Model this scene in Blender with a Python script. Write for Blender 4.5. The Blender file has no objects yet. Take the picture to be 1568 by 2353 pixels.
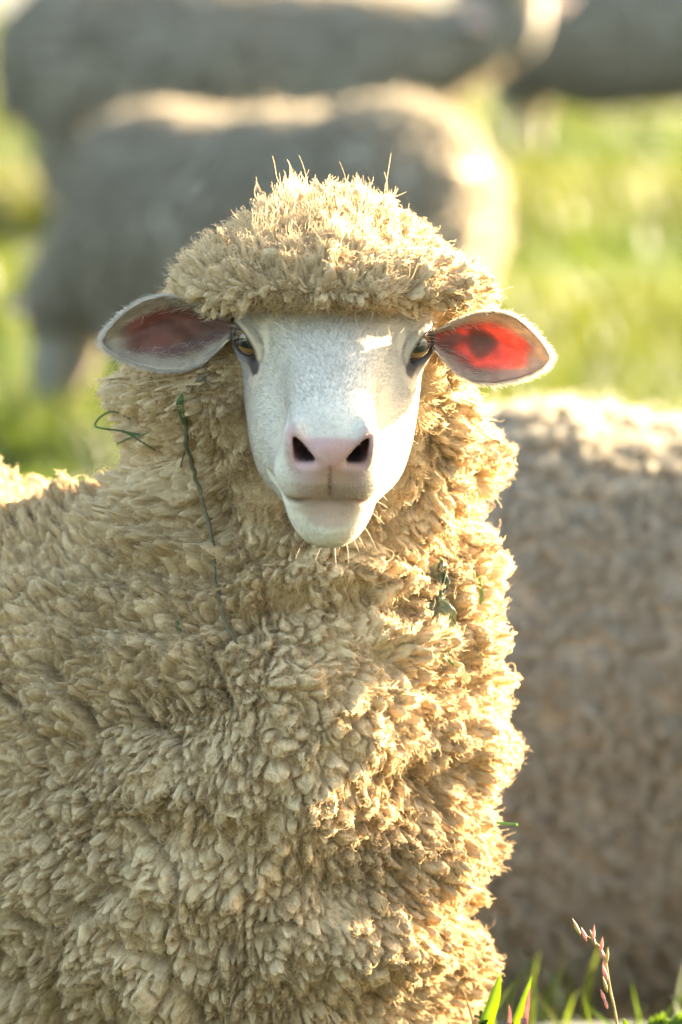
import bpy, math, time
import numpy as np
from mathutils import Vector, Matrix
from mathutils.bvhtree import BVHTree
T0 = time.time()
R = math.radians
SC = bpy.context.scene
COL = SC.collection
F32 = np.float32

# ------------------------------------------------------------------ camera
CAM_POS = np.array([0.0, -4.6, 1.1]); PITCH = R(6.1); FPX = 13210.0
cam = bpy.data.cameras.new("camera"); cam_o = bpy.data.objects.new("camera", cam); COL.objects.link(cam_o)
cam_o.location = CAM_POS; cam_o.rotation_euler = (R(90) - PITCH, 0, 0)
cam.sensor_fit = 'VERTICAL'; cam.sensor_height = 36.0; cam.sensor_width = 24.0
cam.lens = 36.0 * FPX / 2353.0
cam.clip_start = 0.05; cam.clip_end = 5000
cam.dof.use_dof = True; cam.dof.focus_distance = 4.60; cam.dof.aperture_fstop = 5.0; cam.dof.aperture_blades = 0
SC.camera = cam_o

# ------------------------------------------------------------------ world and sun
SUN_EL = R(13.5); SUN_AZ = R(54)            # azimuth from +Y (away from camera) towards +X (right)
SUN = np.array([math.sin(SUN_AZ)*math.cos(SUN_EL), math.cos(SUN_AZ)*math.cos(SUN_EL), math.sin(SUN_EL)])
world = bpy.data.worlds.new("World"); SC.world = world; world.use_nodes = True
wn = world.node_tree; bg = wn.nodes['Background']
sky = wn.nodes.new('ShaderNodeTexSky'); sky.sky_type = 'NISHITA'; sky.sun_disc = False
sky.sun_elevation = SUN_EL; sky.sun_rotation = SUN_AZ; sky.air_density = 1.0; sky.dust_density = 3.0
wn.links.new(sky.outputs[0], bg.inputs[0]); bg.inputs[1].default_value = 0.07
sun = bpy.data.lights.new("sun", 'SUN'); sun_o = bpy.data.objects.new("sun", sun); COL.objects.link(sun_o)
sun.energy = 5.0; sun.angle = R(0.53); sun.color = (1.0, 0.83, 0.58)
sun_o.rotation_euler = Vector(-SUN).to_track_quat('-Z', 'Y').to_euler(); sun_o.location = (6, 6, 8)
vs = SC.view_settings; vs.view_transform = 'Standard'; vs.look = 'None'; vs.gamma = 1.0; vs.use_curve_mapping = False
vs.exposure = 4.1
cy = SC.cycles
cy.max_bounces = 8; cy.diffuse_bounces = 3; cy.transmission_bounces = 6; cy.glossy_bounces = 3; cy.transparent_max_bounces = 8
cy.use_denoising = True
cy.sample_clamp_indirect = 6.0
try: SC.cycles_curves.shape = 'RIBBONS'; SC.cycles_curves.subdivisions = 2
except Exception: pass

# ------------------------------------------------------------------ pixel helpers (pixels of the 1568 x 2353 view)
def ray(px, py):
    x = (px - 784.0) / FPX; y = (1176.5 - py) / FPX
    cp, sp = math.cos(PITCH), math.sin(PITCH)
    d = np.array([x, cp + y*sp, -sp + y*cp]); return d / np.linalg.norm(d)
def at_y(px, py, yy):
    d = ray(px, py); return CAM_POS + d * ((yy - CAM_POS[1]) / d[1])

# ------------------------------------------------------------------ numeric helpers
def rng(seed): return np.random.default_rng(seed)
def sst(x, a, b): t = np.clip((x-a)/(b-a), 0, 1); return t*t*(3-2*t)
def nrm(v): return v / np.maximum(np.linalg.norm(v, axis=-1, keepdims=True), 1e-9)
def smin(a, b, k): h = np.maximum(k - np.abs(a-b), 0) / k; return np.minimum(a, b) - h*h*k*0.25
def smax(a, b, k): return -smin(-a, -b, k)
def sinnoise(P, freq, seed, n=20):
    r = rng(seed); o = np.zeros(P.shape[:-1], F32)
    for i in range(n):
        k = nrm(r.normal(size=3)) * freq * r.uniform(0.55, 1.5)
        o += np.sin(P @ k.astype(F32) + r.uniform(0, 6.28))
    return o / math.sqrt(n * 0.5)
def worley(P, cell, seed):
    """F1, F2 distances (in cells) of jittered grid points"""
    Q = P / cell; B = np.floor(Q).astype(np.int64)
    f1 = np.full(len(P), 9.0); f2 = np.full(len(P), 9.0)
    def h(c, s):
        v = np.sin((c[:, 0]*127.1 + c[:, 1]*311.7 + c[:, 2]*74.7 + s*53.3 + seed*17.17)) * 43758.5453
        return v - np.floor(v)
    for i in (-1, 0, 1):
        for j in (-1, 0, 1):
            for k in (-1, 0, 1):
                c = B + np.array([i, j, k])
                p = c + np.stack([h(c, 1), h(c, 2), h(c, 3)], 1)
                d = np.linalg.norm(Q - p, axis=1)
                f2 = np.minimum(f2, np.maximum(f1, d)); f1 = np.minimum(f1, d)
    return f1, f2

def worley_cells(P, cell, seed):
    """F1, F2-F1 (in cells), offset towards the cell point and three random numbers of the cell"""
    Q = (P / cell).astype(F32); B = np.floor(Q).astype(np.int32); n = len(P)
    f1 = np.full(n, 9.0, F32); f2 = np.full(n, 9.0, F32); off = np.zeros((n, 3), F32); rnd = np.zeros((n, 3), F32)
    def h(x, y, z, s):
        v = (x*np.uint32(73856093)) ^ (y*np.uint32(19349663)) ^ (z*np.uint32(83492791)) ^ np.uint32(s*2654435 + seed*97)
        v = (v ^ (v >> np.uint32(13)))*np.uint32(1274126177); v = v ^ (v >> np.uint32(16)); return ((v & np.uint32(0xffff)).astype(F32))/F32(65536)
    for i in (-1, 0, 1):
        for j in (-1, 0, 1):
            for k in (-1, 0, 1):
                x, y, z = B[:, 0]+i, B[:, 1]+j, B[:, 2]+k; ux, uy, uz = x.astype(np.uint32), y.astype(np.uint32), z.astype(np.uint32)
                rx, ry, rz = h(ux, uy, uz, 1), h(ux, uy, uz, 2), h(ux, uy, uz, 3)
                o = np.stack([x+rx-Q[:, 0], y+ry-Q[:, 1], z+rz-Q[:, 2]], 1).astype(F32); d = np.sqrt((o*o).sum(1))
                m = d < f1; f2 = np.where(m, f1, np.minimum(f2, d)); f1 = np.where(m, d, f1)
                off[m] = o[m]; rnd[m] = np.stack([rx, ry, rz], 1)[m]
    return f1, f2-f1, off, rnd
def subdivide(V, Q):
    E = np.sort(np.concatenate([Q[:, [0, 1]], Q[:, [1, 2]], Q[:, [2, 3]], Q[:, [3, 0]]]), 1).astype(np.int64); n = len(V)
    key = E[:, 0]*n + E[:, 1]; u, inv = np.unique(key, return_inverse=True)
    mid = 0.5*(V[u//n] + V[u % n]); m = len(Q); e = [n + inv[k*m:(k+1)*m] for k in range(4)]
    cen = V[Q].mean(1); ci = n + len(u) + np.arange(m)
    Vn = np.concatenate([V, mid, cen])
    Qn = np.concatenate([np.stack([Q[:, 0], e[0], ci, e[3]], 1), np.stack([e[0], Q[:, 1], e[1], ci], 1), np.stack([ci, e[1], Q[:, 2], e[2]], 1), np.stack([e[3], ci, e[2], Q[:, 3]], 1)])
    return Vn, Qn
def grid_resample(a, axes, new):
    for q in range(3):
        i = np.clip(np.searchsorted(axes[q], new[q])-1, 0, len(axes[q])-2); t = ((new[q]-axes[q][i])/(axes[q][i+1]-axes[q][i])).astype(F32)
        sh = [1, 1, 1]; sh[q] = -1; t = t.reshape(sh)
        a = np.take(a, i, q)*(1-t) + np.take(a, i+1, q)*t
    return a
class Grid:
    def __init__(s, xs, ys, zs):
        s.xs, s.ys, s.zs = [np.asarray(a, F32) for a in (xs, ys, zs)]
        s.X = s.xs[:, None, None]; s.Y = s.ys[None, :, None]; s.Z = s.zs[None, None, :]
        s.shape = (len(xs), len(ys), len(zs))
def capsule(G, a, b, ra, rb, sx=1.0, sy=1.0, sz=1.0):
    a = np.array(a, F32) / (sx, sy, sz); b = np.array(b, F32) / (sx, sy, sz)
    ab = b - a; L = float(ab @ ab) + 1e-12
    X, Y, Z = G.X/F32(sx), G.Y/F32(sy), G.Z/F32(sz)
    t = np.clip(((X-a[0])*ab[0] + (Y-a[1])*ab[1] + (Z-a[2])*ab[2]) / L, 0, 1).astype(F32)
    d = np.sqrt((X-a[0]-t*ab[0])**2 + (Y-a[1]-t*ab[1])**2 + (Z-a[2]-t*ab[2])**2)
    return ((d - (F32(ra) + (F32(rb)-F32(ra))*t)) * F32(min(sx, sy, sz))).astype(F32)
def ellipsoid(X, Y, Z, c, r):
    q = np.sqrt(((X-c[0])/r[0])**2 + ((Y-c[1])/r[1])**2 + ((Z-c[2])/r[2])**2)
    return ((q - 1.0) * min(r)).astype(F32)

def surface_nets(phi, xs, ys, zs):
    ins = phi < 0
    nx, ny, nz = phi.shape
    cnt = np.zeros((nx-1, ny-1, nz-1), np.int8)
    for i in (0, 1):
        for j in (0, 1):
            for k in (0, 1):
                cnt += ins[i:nx-1+i, j:ny-1+j, k:nz-1+k]
    act = (cnt > 0) & (cnt < 8)
    I, J, K = np.nonzero(act)
    idx = np.full(act.shape, -1, np.int32); idx[I, J, K] = np.arange(len(I))
    cor = [(i, j, k) for i in (0, 1) for j in (0, 1) for k in (0, 1)]
    val = {c: phi[I+c[0], J+c[1], K+c[2]] for c in cor}
    acc = np.zeros((len(I), 3)); n = np.zeros(len(I))
    for c in cor:
        for ax in range(3):
            if c[ax]: continue
            e = list(c); e[ax] = 1; e = tuple(e)
            va, vb = val[c], val[e]; m = (va < 0) != (vb < 0)
            t = np.where(m, va / np.where(m, va - vb, 1), 0)
            pos = []
            for q, arr, ii in ((0, xs, I), (1, ys, J), (2, zs, K)):
                p0 = arr[ii + c[q]]
                if q == ax: p0 = p0 + (arr[ii+1] - p0) * t
                pos.append(p0)
            acc += np.where(m[:, None], np.stack(pos, 1), 0); n += m
    V = acc / n[:, None]
    quads = []
    m = ins[:-1] != ins[1:]; i, j, k = np.nonzero(m[:, 1:-1, 1:-1]); j += 1; k += 1
    q = np.stack([idx[i, j-1, k-1], idx[i, j, k-1], idx[i, j, k], idx[i, j-1, k]], 1); f = ins[i, j, k]
    quads.append(np.where(f[:, None], q, q[:, ::-1]))
    m = ins[:, :-1] != ins[:, 1:]; i, j, k = np.nonzero(m[1:-1, :, 1:-1]); i += 1; k += 1
    q = np.stack([idx[i-1, j, k-1], idx[i-1, j, k], idx[i, j, k], idx[i, j, k-1]], 1); f = ins[i, j, k]
    quads.append(np.where(f[:, None], q, q[:, ::-1]))
    m = ins[:, :, :-1] != ins[:, :, 1:]; i, j, k = np.nonzero(m[1:-1, 1:-1, :]); i += 1; j += 1
    q = np.stack([idx[i-1, j-1, k], idx[i, j-1, k], idx[i, j, k], idx[i-1, j, k]], 1); f = ins[i, j, k]
    quads.append(np.where(f[:, None], q, q[:, ::-1]))
    return V, np.concatenate(quads)

def vnormals(V, Q):
    n = np.cross(V[Q[:, 2]] - V[Q[:, 0]], V[Q[:, 3]] - V[Q[:, 1]])
    o = np.zeros_like(V)
    for c in range(4):
        for a in range(3): o[:, a] += np.bincount(Q[:, c], n[:, a], len(V))
    return nrm(o)
def relax(V, Q, it, keep=None):
    for _ in range(it):
        s = np.zeros_like(V); n = np.zeros(len(V))
        for a, b in ((0, 1), (1, 2), (2, 3), (3, 0)):
            for p, q in ((a, b), (b, a)):
                n += np.bincount(Q[:, p], minlength=len(V))
                for ax in range(3): s[:, ax] += np.bincount(Q[:, p], V[Q[:, q], ax], len(V))
        W = V + 0.5 * (s / np.maximum(n, 1)[:, None] - V)
        V = W if keep is None else np.where(keep[:, None], V, W)
    return V

# ------------------------------------------------------------------ object helpers
def tag(o, label=None, cat=None, group=None, kind=None):
    for k, v in (("label", label), ("category", cat), ("group", group), ("kind", kind)):
        if v: o[k] = v
    return o
def empty(name, loc=(0, 0, 0)):
    o = bpy.data.objects.new(name, None); o.location = loc; o.empty_display_size = 0.1; COL.objects.link(o); return o
def adopt(o, parent):
    if parent is not None:
        o.parent = parent
        # a mesh parent already stands in world coordinates
        if parent.type == 'EMPTY': o.matrix_parent_inverse = Matrix.Translation(parent.location).inverted()
    return o
def mesh_obj(name, V, faces, mat, parent=None, smooth=True, attrs=None, uv=None):
    """V in world coordinates; faces an (n,4) or (n,3) array or list of arrays"""
    me = bpy.data.meshes.new(name)
    fl = faces if isinstance(faces, list) else [faces]
    fl = [np.asarray(f, np.int32) for f in fl if len(f)]
    me.vertices.add(len(V)); me.vertices.foreach_set("co", np.asarray(V, F32).ravel())
    nl = sum(f.size for f in fl); npoly = sum(len(f) for f in fl)
    me.loops.add(nl); me.loops.foreach_set("vertex_index", np.concatenate([f.ravel() for f in fl]))
    tot = np.concatenate([np.full(len(f), f.shape[1], np.int32) for f in fl])
    st = np.concatenate([[0], np.cumsum(tot)[:-1]]).astype(np.int32)
    me.polygons.add(npoly); me.polygons.foreach_set("loop_start", st); me.polygons.foreach_set("loop_total", tot)
    me.update(calc_edges=True); me.validate()
    if smooth: me.polygons.foreach_set("use_smooth", np.ones(len(me.polygons), bool))
    for k, a in (attrs or {}).items():
        a = np.asarray(a, F32)
        if a.ndim == 1: at = me.attributes.new(k, 'FLOAT', 'POINT'); at.data.foreach_set("value", a)
        else:
            if k == 'strand': at = me.attributes.new(k, 'FLOAT_VECTOR', 'POINT'); at.data.foreach_set("vector", a.ravel()); continue
            at = me.attributes.new(k, 'FLOAT_COLOR', 'POINT')
            at.data.foreach_set("color", np.concatenate([a, np.ones((len(a), 1), F32)], 1).ravel())
    me.materials.append(mat)
    o = bpy.data.objects.new(name, me); COL.objects.link(o)
    return adopt(o, parent)
def curves_obj(name, P, rad, mat, parent=None, attrs=None):
    """P (n, K, 3) world, rad (n, K)"""
    n, K = P.shape[:2]
    cu = bpy.data.hair_curves.new(name)
    cu.add_curves([K] * n)
    cu.points.foreach_set("position", np.ascontiguousarray(P, F32).ravel())
    at = cu.attributes.get("radius") or cu.attributes.new("radius", 'FLOAT', 'POINT')
    at.data.foreach_set("value", np.ascontiguousarray(np.broadcast_to(rad, (n, K)), F32).ravel())
    for k, a in (attrs or {}).items():
        q = cu.attributes.new(k, 'FLOAT', 'POINT')
        q.data.foreach_set("value", np.ascontiguousarray(np.broadcast_to(a.reshape(n, -1), (n, K)), F32).ravel())
    cu.materials.append(mat)
    o = bpy.data.objects.new(name, cu); COL.objects.link(o)
    return adopt(o, parent)
def tube(path, rad, seg=8):
    path = np.asarray(path, float); n = len(path); rad = np.broadcast_to(rad, (n,))
    t = nrm(np.gradient(path, axis=0)); ref = np.array([0.31, 0.77, 0.55])
    a = nrm(np.cross(t, ref)); b = np.cross(t, a)
    th = np.linspace(0, 2*np.pi, seg, endpoint=False)
    V = path[:, None] + rad[:, None, None] * (np.cos(th)[None, :, None]*a[:, None] + np.sin(th)[None, :, None]*b[:, None])
    i = np.arange(n-1)[:, None]; j = np.arange(seg)[None]; k = (j+1) % seg
    Q = np.stack([i*seg+j, i*seg+k, (i+1)*seg+k, (i+1)*seg+j], -1).reshape(-1, 4)
    return V.reshape(-1, 3), Q
def spline(pts, n):
    pts = np.asarray(pts, float); m = len(pts); t = np.linspace(0, m-1, n); o = []
    for x in t:
        i = min(int(x), m-2); f = x - i
        p0, p1, p2, p3 = pts[max(i-1, 0)], pts[i], pts[i+1], pts[min(i+2, m-1)]
        o.append(0.5*((2*p1) + (p2-p0)*f + (2*p0-5*p1+4*p2-p3)*f*f + (3*p1-p0-3*p2+p3)*f**3))
    return np.array(o)

# ------------------------------------------------------------------ materials
def new_mat(name):
    m = bpy.data.materials.new(name); m.use_nodes = True; nt = m.node_tree; nt.nodes.clear()
    out = nt.nodes.new('ShaderNodeOutputMaterial'); return m, nt, out
def N(nt, typ, **kw):
    n = nt.nodes.new(typ)
    for k, v in kw.items():
        if k in n.inputs.keys() if isinstance(k, str) else False: n.inputs[k].default_value = v
        else: setattr(n, k, v)
    return n
def mixcol(nt, fac, a, b, mode='MIX'):
    m = nt.nodes.new('ShaderNodeMix'); m.data_type = 'RGBA'; m.blend_type = mode
    for s, v in ((0, fac), (6, a), (7, b)):
        if hasattr(v, 'is_linked') or hasattr(v, 'links'): nt.links.new(v, m.inputs[s])
        elif s == 0: m.inputs[0].default_value = v
        else: m.inputs[s].default_value = (*v, 1)
    return m.outputs[2]
def fibre_mat(name, lo, hi, tip, trans=0.46, rough=0.5):
    """wool or short hair: lambert fibre that also lets light through; lo/hi by lock, tip near the free end"""
    m, nt, out = new_mat(name); L = nt.links.new
    at = N(nt, 'ShaderNodeAttribute', attribute_name='tint'); hi_n = N(nt, 'ShaderNodeHairInfo')
    c = mixcol(nt, at.outputs['Fac'], lo, hi)
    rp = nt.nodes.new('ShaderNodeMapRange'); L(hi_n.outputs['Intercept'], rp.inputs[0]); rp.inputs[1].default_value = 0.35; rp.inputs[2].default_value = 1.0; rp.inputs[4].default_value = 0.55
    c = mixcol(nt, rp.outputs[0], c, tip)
    d = nt.nodes.new('ShaderNodeBsdfDiffuse'); t = nt.nodes.new('ShaderNodeBsdfTranslucent')
    L(c, d.inputs[0]); L(c, t.inputs[0])
    mx = nt.nodes.new('ShaderNodeMixShader'); mx.inputs[0].default_value = trans
    L(d.outputs[0], mx.inputs[1]); L(t.outputs[0], mx.inputs[2]); L(mx.outputs[0], out.inputs[0])
    return m
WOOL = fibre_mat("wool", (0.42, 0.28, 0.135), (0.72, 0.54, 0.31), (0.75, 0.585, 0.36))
WOOL_FAR = fibre_mat("wool_far", (0.29, 0.245, 0.175), (0.40, 0.345, 0.255), (0.43, 0.375, 0.285))
WOOL_NEAR = fibre_mat("wool_near", (0.34, 0.29, 0.21), (0.53, 0.465, 0.355), (0.57, 0.505, 0.40))
FUR = fibre_mat("white_fur", (0.40, 0.35, 0.28), (0.62, 0.565, 0.48), (0.63, 0.58, 0.50), trans=0.40)

def body_mat(name):
    m, nt, out = new_mat(name); L = nt.links.new
    at = N(nt, 'ShaderNodeAttribute', attribute_name='col')
    tc = nt.nodes.new('ShaderNodeTexCoord')
    no = nt.nodes.new('ShaderNodeTexNoise'); no.inputs['Scale'].default_value = 260; no.inputs['Detail'].default_value = 5
    L(tc.outputs['Object'], no.inputs['Vector'])
    no2 = nt.nodes.new('ShaderNodeTexNoise'); no2.inputs['Scale'].default_value = 38; no2.inputs['Detail'].default_value = 4
    L(tc.outputs['Object'], no2.inputs['Vector'])
    r = nt.nodes.new('ShaderNodeMapRange'); L(no2.outputs[0], r.inputs[0]); r.inputs[1].default_value = 0.3; r.inputs[2].default_value = 0.7; r.inputs[3].default_value = 0.86; r.inputs[4].default_value = 1.06
    c = mixcol(nt, 1.0, at.outputs['Color'], r.outputs[0], 'MULTIPLY')
    p = nt.nodes.new('ShaderNodeBsdfPrincipled'); L(c, p.inputs['Base Color']); p.inputs['Roughness'].default_value = 0.62
    p.inputs['Specular IOR Level'].default_value = 0.25
    p.inputs['Subsurface Weight'].default_value = 0.08; p.inputs['Subsurface Radius'].default_value = (1.0, 0.45, 0.3); p.inputs['Subsurface Scale'].default_value = 0.003
    b = nt.nodes.new('ShaderNodeBump'); b.inputs['Strength'].default_value = 0.12; b.inputs['Distance'].default_value = 0.0015
    L(no.outputs[0], b.inputs['Height']); L(b.outputs[0], p.inputs['Normal'])
    L(p.outputs[0], out.inputs[0]); return m
BODY = body_mat("sheep_skin")
def staple_mat(name, lo, hi, tip):
    m, nt, out = new_mat(name); L = nt.links.new
    at = N(nt, 'ShaderNodeAttribute', attribute_name='tint'); sv = N(nt, 'ShaderNodeAttribute', attribute_name='strand'); al = N(nt, 'ShaderNodeAttribute', attribute_name='along')
    no = nt.nodes.new('ShaderNodeTexNoise'); no.inputs['Scale'].default_value = 2.2; no.inputs['Detail'].default_value = 4; L(sv.outputs['Vector'], no.inputs['Vector'])
    c = mixcol(nt, at.outputs['Fac'], lo, hi)
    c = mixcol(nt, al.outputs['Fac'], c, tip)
    r = nt.nodes.new('ShaderNodeMapRange'); L(no.outputs[0], r.inputs[0]); r.inputs[1].default_value = 0.3; r.inputs[2].default_value = 0.7; r.inputs[3].default_value = 0.72; r.inputs[4].default_value = 1.12
    c = mixcol(nt, 1.0, c, r.outputs[0], 'MULTIPLY')
    b = nt.nodes.new('ShaderNodeBump'); b.inputs['Strength'].default_value = 0.7; b.inputs['Distance'].default_value = 0.0016; L(no.outputs[0], b.inputs['Height'])
    d = nt.nodes.new('ShaderNodeBsdfDiffuse'); d.inputs['Roughness'].default_value = 0.6; t = nt.nodes.new('ShaderNodeBsdfTranslucent')
    for q in (d, t): L(c, q.inputs[0])
    L(b.outputs[0], d.inputs['Normal'])
    mx = nt.nodes.new('ShaderNodeMixShader'); mx.inputs[0].default_value = 0.14
    L(d.outputs[0], mx.inputs[1]); L(t.outputs[0], mx.inputs[2]); L(mx.outputs[0], out.inputs[0]); return m
STAPLE = staple_mat("wool_staple", (0.38, 0.25, 0.115), (0.70, 0.52, 0.29), (0.72, 0.55, 0.325))

def ear_mat():
    m, nt, out = new_mat("ear_skin"); L = nt.links.new
    at = N(nt, 'ShaderNodeAttribute', attribute_name='col')
    th = N(nt, 'ShaderNodeAttribute', attribute_name='thin')
    tc = nt.nodes.new('ShaderNodeTexCoord')
    no = nt.nodes.new('ShaderNodeTexNoise'); no.inputs['Scale'].default_value = 70; no.inputs['Detail'].default_value = 6
    L(tc.outputs['Object'], no.inputs['Vector'])
    r = nt.nodes.new('ShaderNodeMapRange'); L(no.outputs[0], r.inputs[0]); r.inputs[1].default_value = 0.35; r.inputs[2].default_value = 0.65; r.inputs[3].default_value = 0.72; r.inputs[4].default_value = 1.1
    c = mixcol(nt, 1.0, at.outputs['Color'], r.outputs[0], 'MULTIPLY')
    d = nt.nodes.new('ShaderNodeBsdfPrincipled'); L(c, d.inputs['Base Color']); d.inputs['Roughness'].default_value = 0.55; d.inputs['Specular IOR Level'].default_value = 0.3
    t = nt.nodes.new('ShaderNodeBsdfTranslucent')
    tcol = mixcol(nt, th.outputs['Fac'], (0.42, 0.27, 0.17), (0.58, 0.13, 0.075)); L(mixcol(nt, 1.0, tcol, r.outputs[0], 'MULTIPLY'), t.inputs[0])
    mx = nt.nodes.new('ShaderNodeMixShader'); mr = nt.nodes.new('ShaderNodeMapRange'); L(th.outputs['Fac'], mr.inputs[0]); mr.inputs[3].default_value = 0.25; mr.inputs[4].default_value = 0.42
    L(mr.outputs[0], mx.inputs[0]); L(d.outputs[0], mx.inputs[1]); L(t.outputs[0], mx.inputs[2]); L(mx.outputs[0], out.inputs[0]); return m
EAR = ear_mat()

def simple_mat(name, col, rough=0.6, trans=0.0, tcol=None, var=0.2, scale=40, spec=0.3):
    m, nt, out = new_mat(name); L = nt.links.new
    tc = nt.nodes.new('ShaderNodeTexCoord'); no = nt.nodes.new('ShaderNodeTexNoise'); no.inputs['Scale'].default_value = scale; no.inputs['Detail'].default_value = 4
    L(tc.outputs['Object'], no.inputs['Vector'])
    r = nt.nodes.new('ShaderNodeMapRange'); L(no.outputs[0], r.inputs[0]); r.inputs[1].default_value = 0.3; r.inputs[2].default_value = 0.7; r.inputs[3].default_value = 1-var; r.inputs[4].default_value = 1+var
    c = mixcol(nt, 1.0, col, r.outputs[0], 'MULTIPLY')
    p = nt.nodes.new('ShaderNodeBsdfPrincipled'); L(c, p.inputs['Base Color']); p.inputs['Roughness'].default_value = rough; p.inputs['Specular IOR Level'].default_value = spec
    if trans:
        t = nt.nodes.new('ShaderNodeBsdfTranslucent'); L(mixcol(nt, 1.0, tcol or col, r.outputs[0], 'MULTIPLY'), t.inputs[0])
        mx = nt.nodes.new('ShaderNodeMixShader'); mx.inputs[0].default_value = trans
        L(p.outputs[0], mx.inputs[1]); L(t.outputs[0], mx.inputs[2]); L(mx.outputs[0], out.inputs[0])
    else: L(p.outputs[0], out.inputs[0])
    return m

def eye_mat():
    """Generated along local axes: x = gaze, y = along the lids, z = up; unit sphere"""
    m, nt, out = new_mat("eyeball"); L = nt.links.new
    a = N(nt, 'ShaderNodeAttribute', attribute_name='col')
    p = nt.nodes.new('ShaderNodeBsdfPrincipled'); L(a.outputs['Color'], p.inputs['Base Color']); p.inputs['Roughness'].default_value = 0.12
    p.inputs['Coat Weight'].default_value = 1.0; p.inputs['Coat Roughness'].default_value = 0.03; p.inputs['Specular IOR Level'].default_value = 0.6
    L(p.outputs[0], out.inputs[0]); return m
EYE = eye_mat()
print("setup", round(time.time()-T0, 1))

# ------------------------------------------------------------------ ground
def ground_mat():
    m, nt, out = new_mat("pasture_soil"); L = nt.links.new
    tc = nt.nodes.new('ShaderNodeTexCoord'); no = nt.nodes.new('ShaderNodeTexNoise'); no.inputs['Scale'].default_value = 1.3; no.inputs['Detail'].default_value = 8
    L(tc.outputs['Object'], no.inputs['Vector'])
    c = mixcol(nt, no.outputs[0], (0.012, 0.020, 0.005), (0.028, 0.034, 0.009))
    p = nt.nodes.new('ShaderNodeBsdfPrincipled'); L(c, p.inputs['Base Color']); p.inputs['Roughness'].default_value = 0.9; L(p.outputs[0], out.inputs[0]); return m
def ground_z(x, y):
    x = np.asarray(x, float); y = np.asarray(y, float)
    hollow = -0.22*np.clip((y-0.90)/0.60, 0, 1)**2*np.clip((4.8-y)/2.4, 0, 1)
    return hollow + 0.10 * np.clip((y - 4.0) / 10.0, 0, 1.5) * np.clip((y - 4.0) / 10.0, 0, 1) + 0.012*np.sin(1.7*x + 0.8*y) * np.clip((y-1)/4, 0, 1)
def build_ground():
    xs = np.concatenate([[-1500, -400, -100, -30, -12], np.arange(-8, 8.1, 0.25), [12, 30, 100, 400, 1500]])
    ys = np.concatenate([[-1500, -300, -60, -15], np.arange(-8, 45.1, 0.15), [60, 100, 300, 900, 2500]])
    X, Y = np.meshgrid(xs, ys, indexing='ij'); Z = ground_z(X, Y)
    V = np.stack([X, Y, Z], -1).reshape(-1, 3); ny = len(ys)
    i = np.arange(len(xs)-1)[:, None]; j = np.arange(ny-1)[None]
    Q = np.stack([i*ny+j, (i+1)*ny+j, (i+1)*ny+j+1, i*ny+j+1], -1).reshape(-1, 4)
    tag(mesh_obj("ground", V, Q, ground_mat()), kind="structure")
build_ground()

def grass_mat():
    m, nt, out = new_mat("grass"); L = nt.links.new
    at = N(nt, 'ShaderNodeAttribute', attribute_name='tint')
    c = mixcol(nt, at.outputs['Fac'], (0.030, 0.056, 0.008), (0.075, 0.080, 0.017))
    t_c = mixcol(nt, at.outputs['Fac'], (0.030, 0.060, 0.004), (0.088, 0.090, 0.010))
    p = nt.nodes.new('ShaderNodeBsdfPrincipled'); L(c, p.inputs['Base Color']); p.inputs['Roughness'].default_value = 0.5; p.inputs['Specular IOR Level'].default_value = 0.35
    t = nt.nodes.new('ShaderNodeBsdfTranslucent'); L(t_c, t.inputs[0])
    mx = nt.nodes.new('ShaderNodeMixShader'); mx.inputs[0].default_value = 0.55
    L(p.outputs[0], mx.inputs[1]); L(t.outputs[0], mx.inputs[2]); L(mx.outputs[0], out.inputs[0]); return m
GRASS = grass_mat()
def build_grass(n=175000):
    r = rng(5)
    d = np.sqrt(r.uniform(2.6**2, 42.0**2, n*3)); keep = r.uniform(size=n*3) < np.clip(9.0/d, 0.12, 1.0); d = d[keep][:n]; n = len(d)
    side_ = np.where(r.uniform(size=n) < 0.7, 1.0, 2.1)
    x = r.uniform(-1, 1, n) * (0.085*d + 0.9) * side_; y = d - 4.6
    ok = ~((np.abs(x-0.60) < 0.75) & (np.abs(y-1.82) < 0.32)); x, y, d = x[ok], y[ok], d[ok]; n = len(x)    # trampled under the standing sheep
    ok = ~((x > 0.02) & (x < 1.0) & (y > 0.2) & (y < 1.5) & (r.uniform(size=n) < 0.8)); x, y, d = x[ok], y[ok], d[ok]; n = len(x)    # grazed short in front of it
    P = np.stack([x, y, ground_z(x, y) - 0.01], 1)
    patch = sinnoise(P.astype(F32), 1.6, 3); patch2 = sinnoise(P.astype(F32), 5.0, 4)
    h = r.uniform(0.07, 0.16, n) * (1 + 0.22*patch) * np.clip(0.75 + d/30, 0.7, 1.4); h = np.clip(h, 0.04, 0.30)
    w = r.uniform(0.0022, 0.0045, n) * np.clip(d/6, 1, 4)
    az = r.uniform(0, 6.28, n); side = np.stack([np.cos(az), np.sin(az), 0*az], 1)
    lean = np.stack([r.normal(0, 0.35, n), r.normal(0, 0.35, n), np.zeros(n)], 1) * h[:, None]
    V = []
    for s, ww in ((0, 1.0), (0.5, 0.85), (1.0, 0.0)):
        c = P + lean*(s**1.8) + np.array([0, 0, 1.0])*(h*s*(1-0.12*s))[:, None]
        if ww > 0: V += [c - side*(w*ww)[:, None], c + side*(w*ww)[:, None]]
        else: V += [c]
    V = np.stack(V, 1).reshape(-1, 3); b = np.arange(n)*5
    Q = np.stack([b, b+1, b+3, b+2], 1); Tt = np.stack([b+2, b+3, b+4], 1)
    tint = np.clip(0.42 + 0.24*patch + 0.08*patch2 + r.normal(0, 0.15, n), 0, 1)
    o = mesh_obj("grass", V, [Q, Tt], GRASS, attrs={"tint": np.repeat(tint, 5)})
    tag(o, "bright green and yellow pasture grass covering the field", "grass", kind="stuff")
build_grass()
print("ground", round(time.time()-T0, 1))

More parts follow.
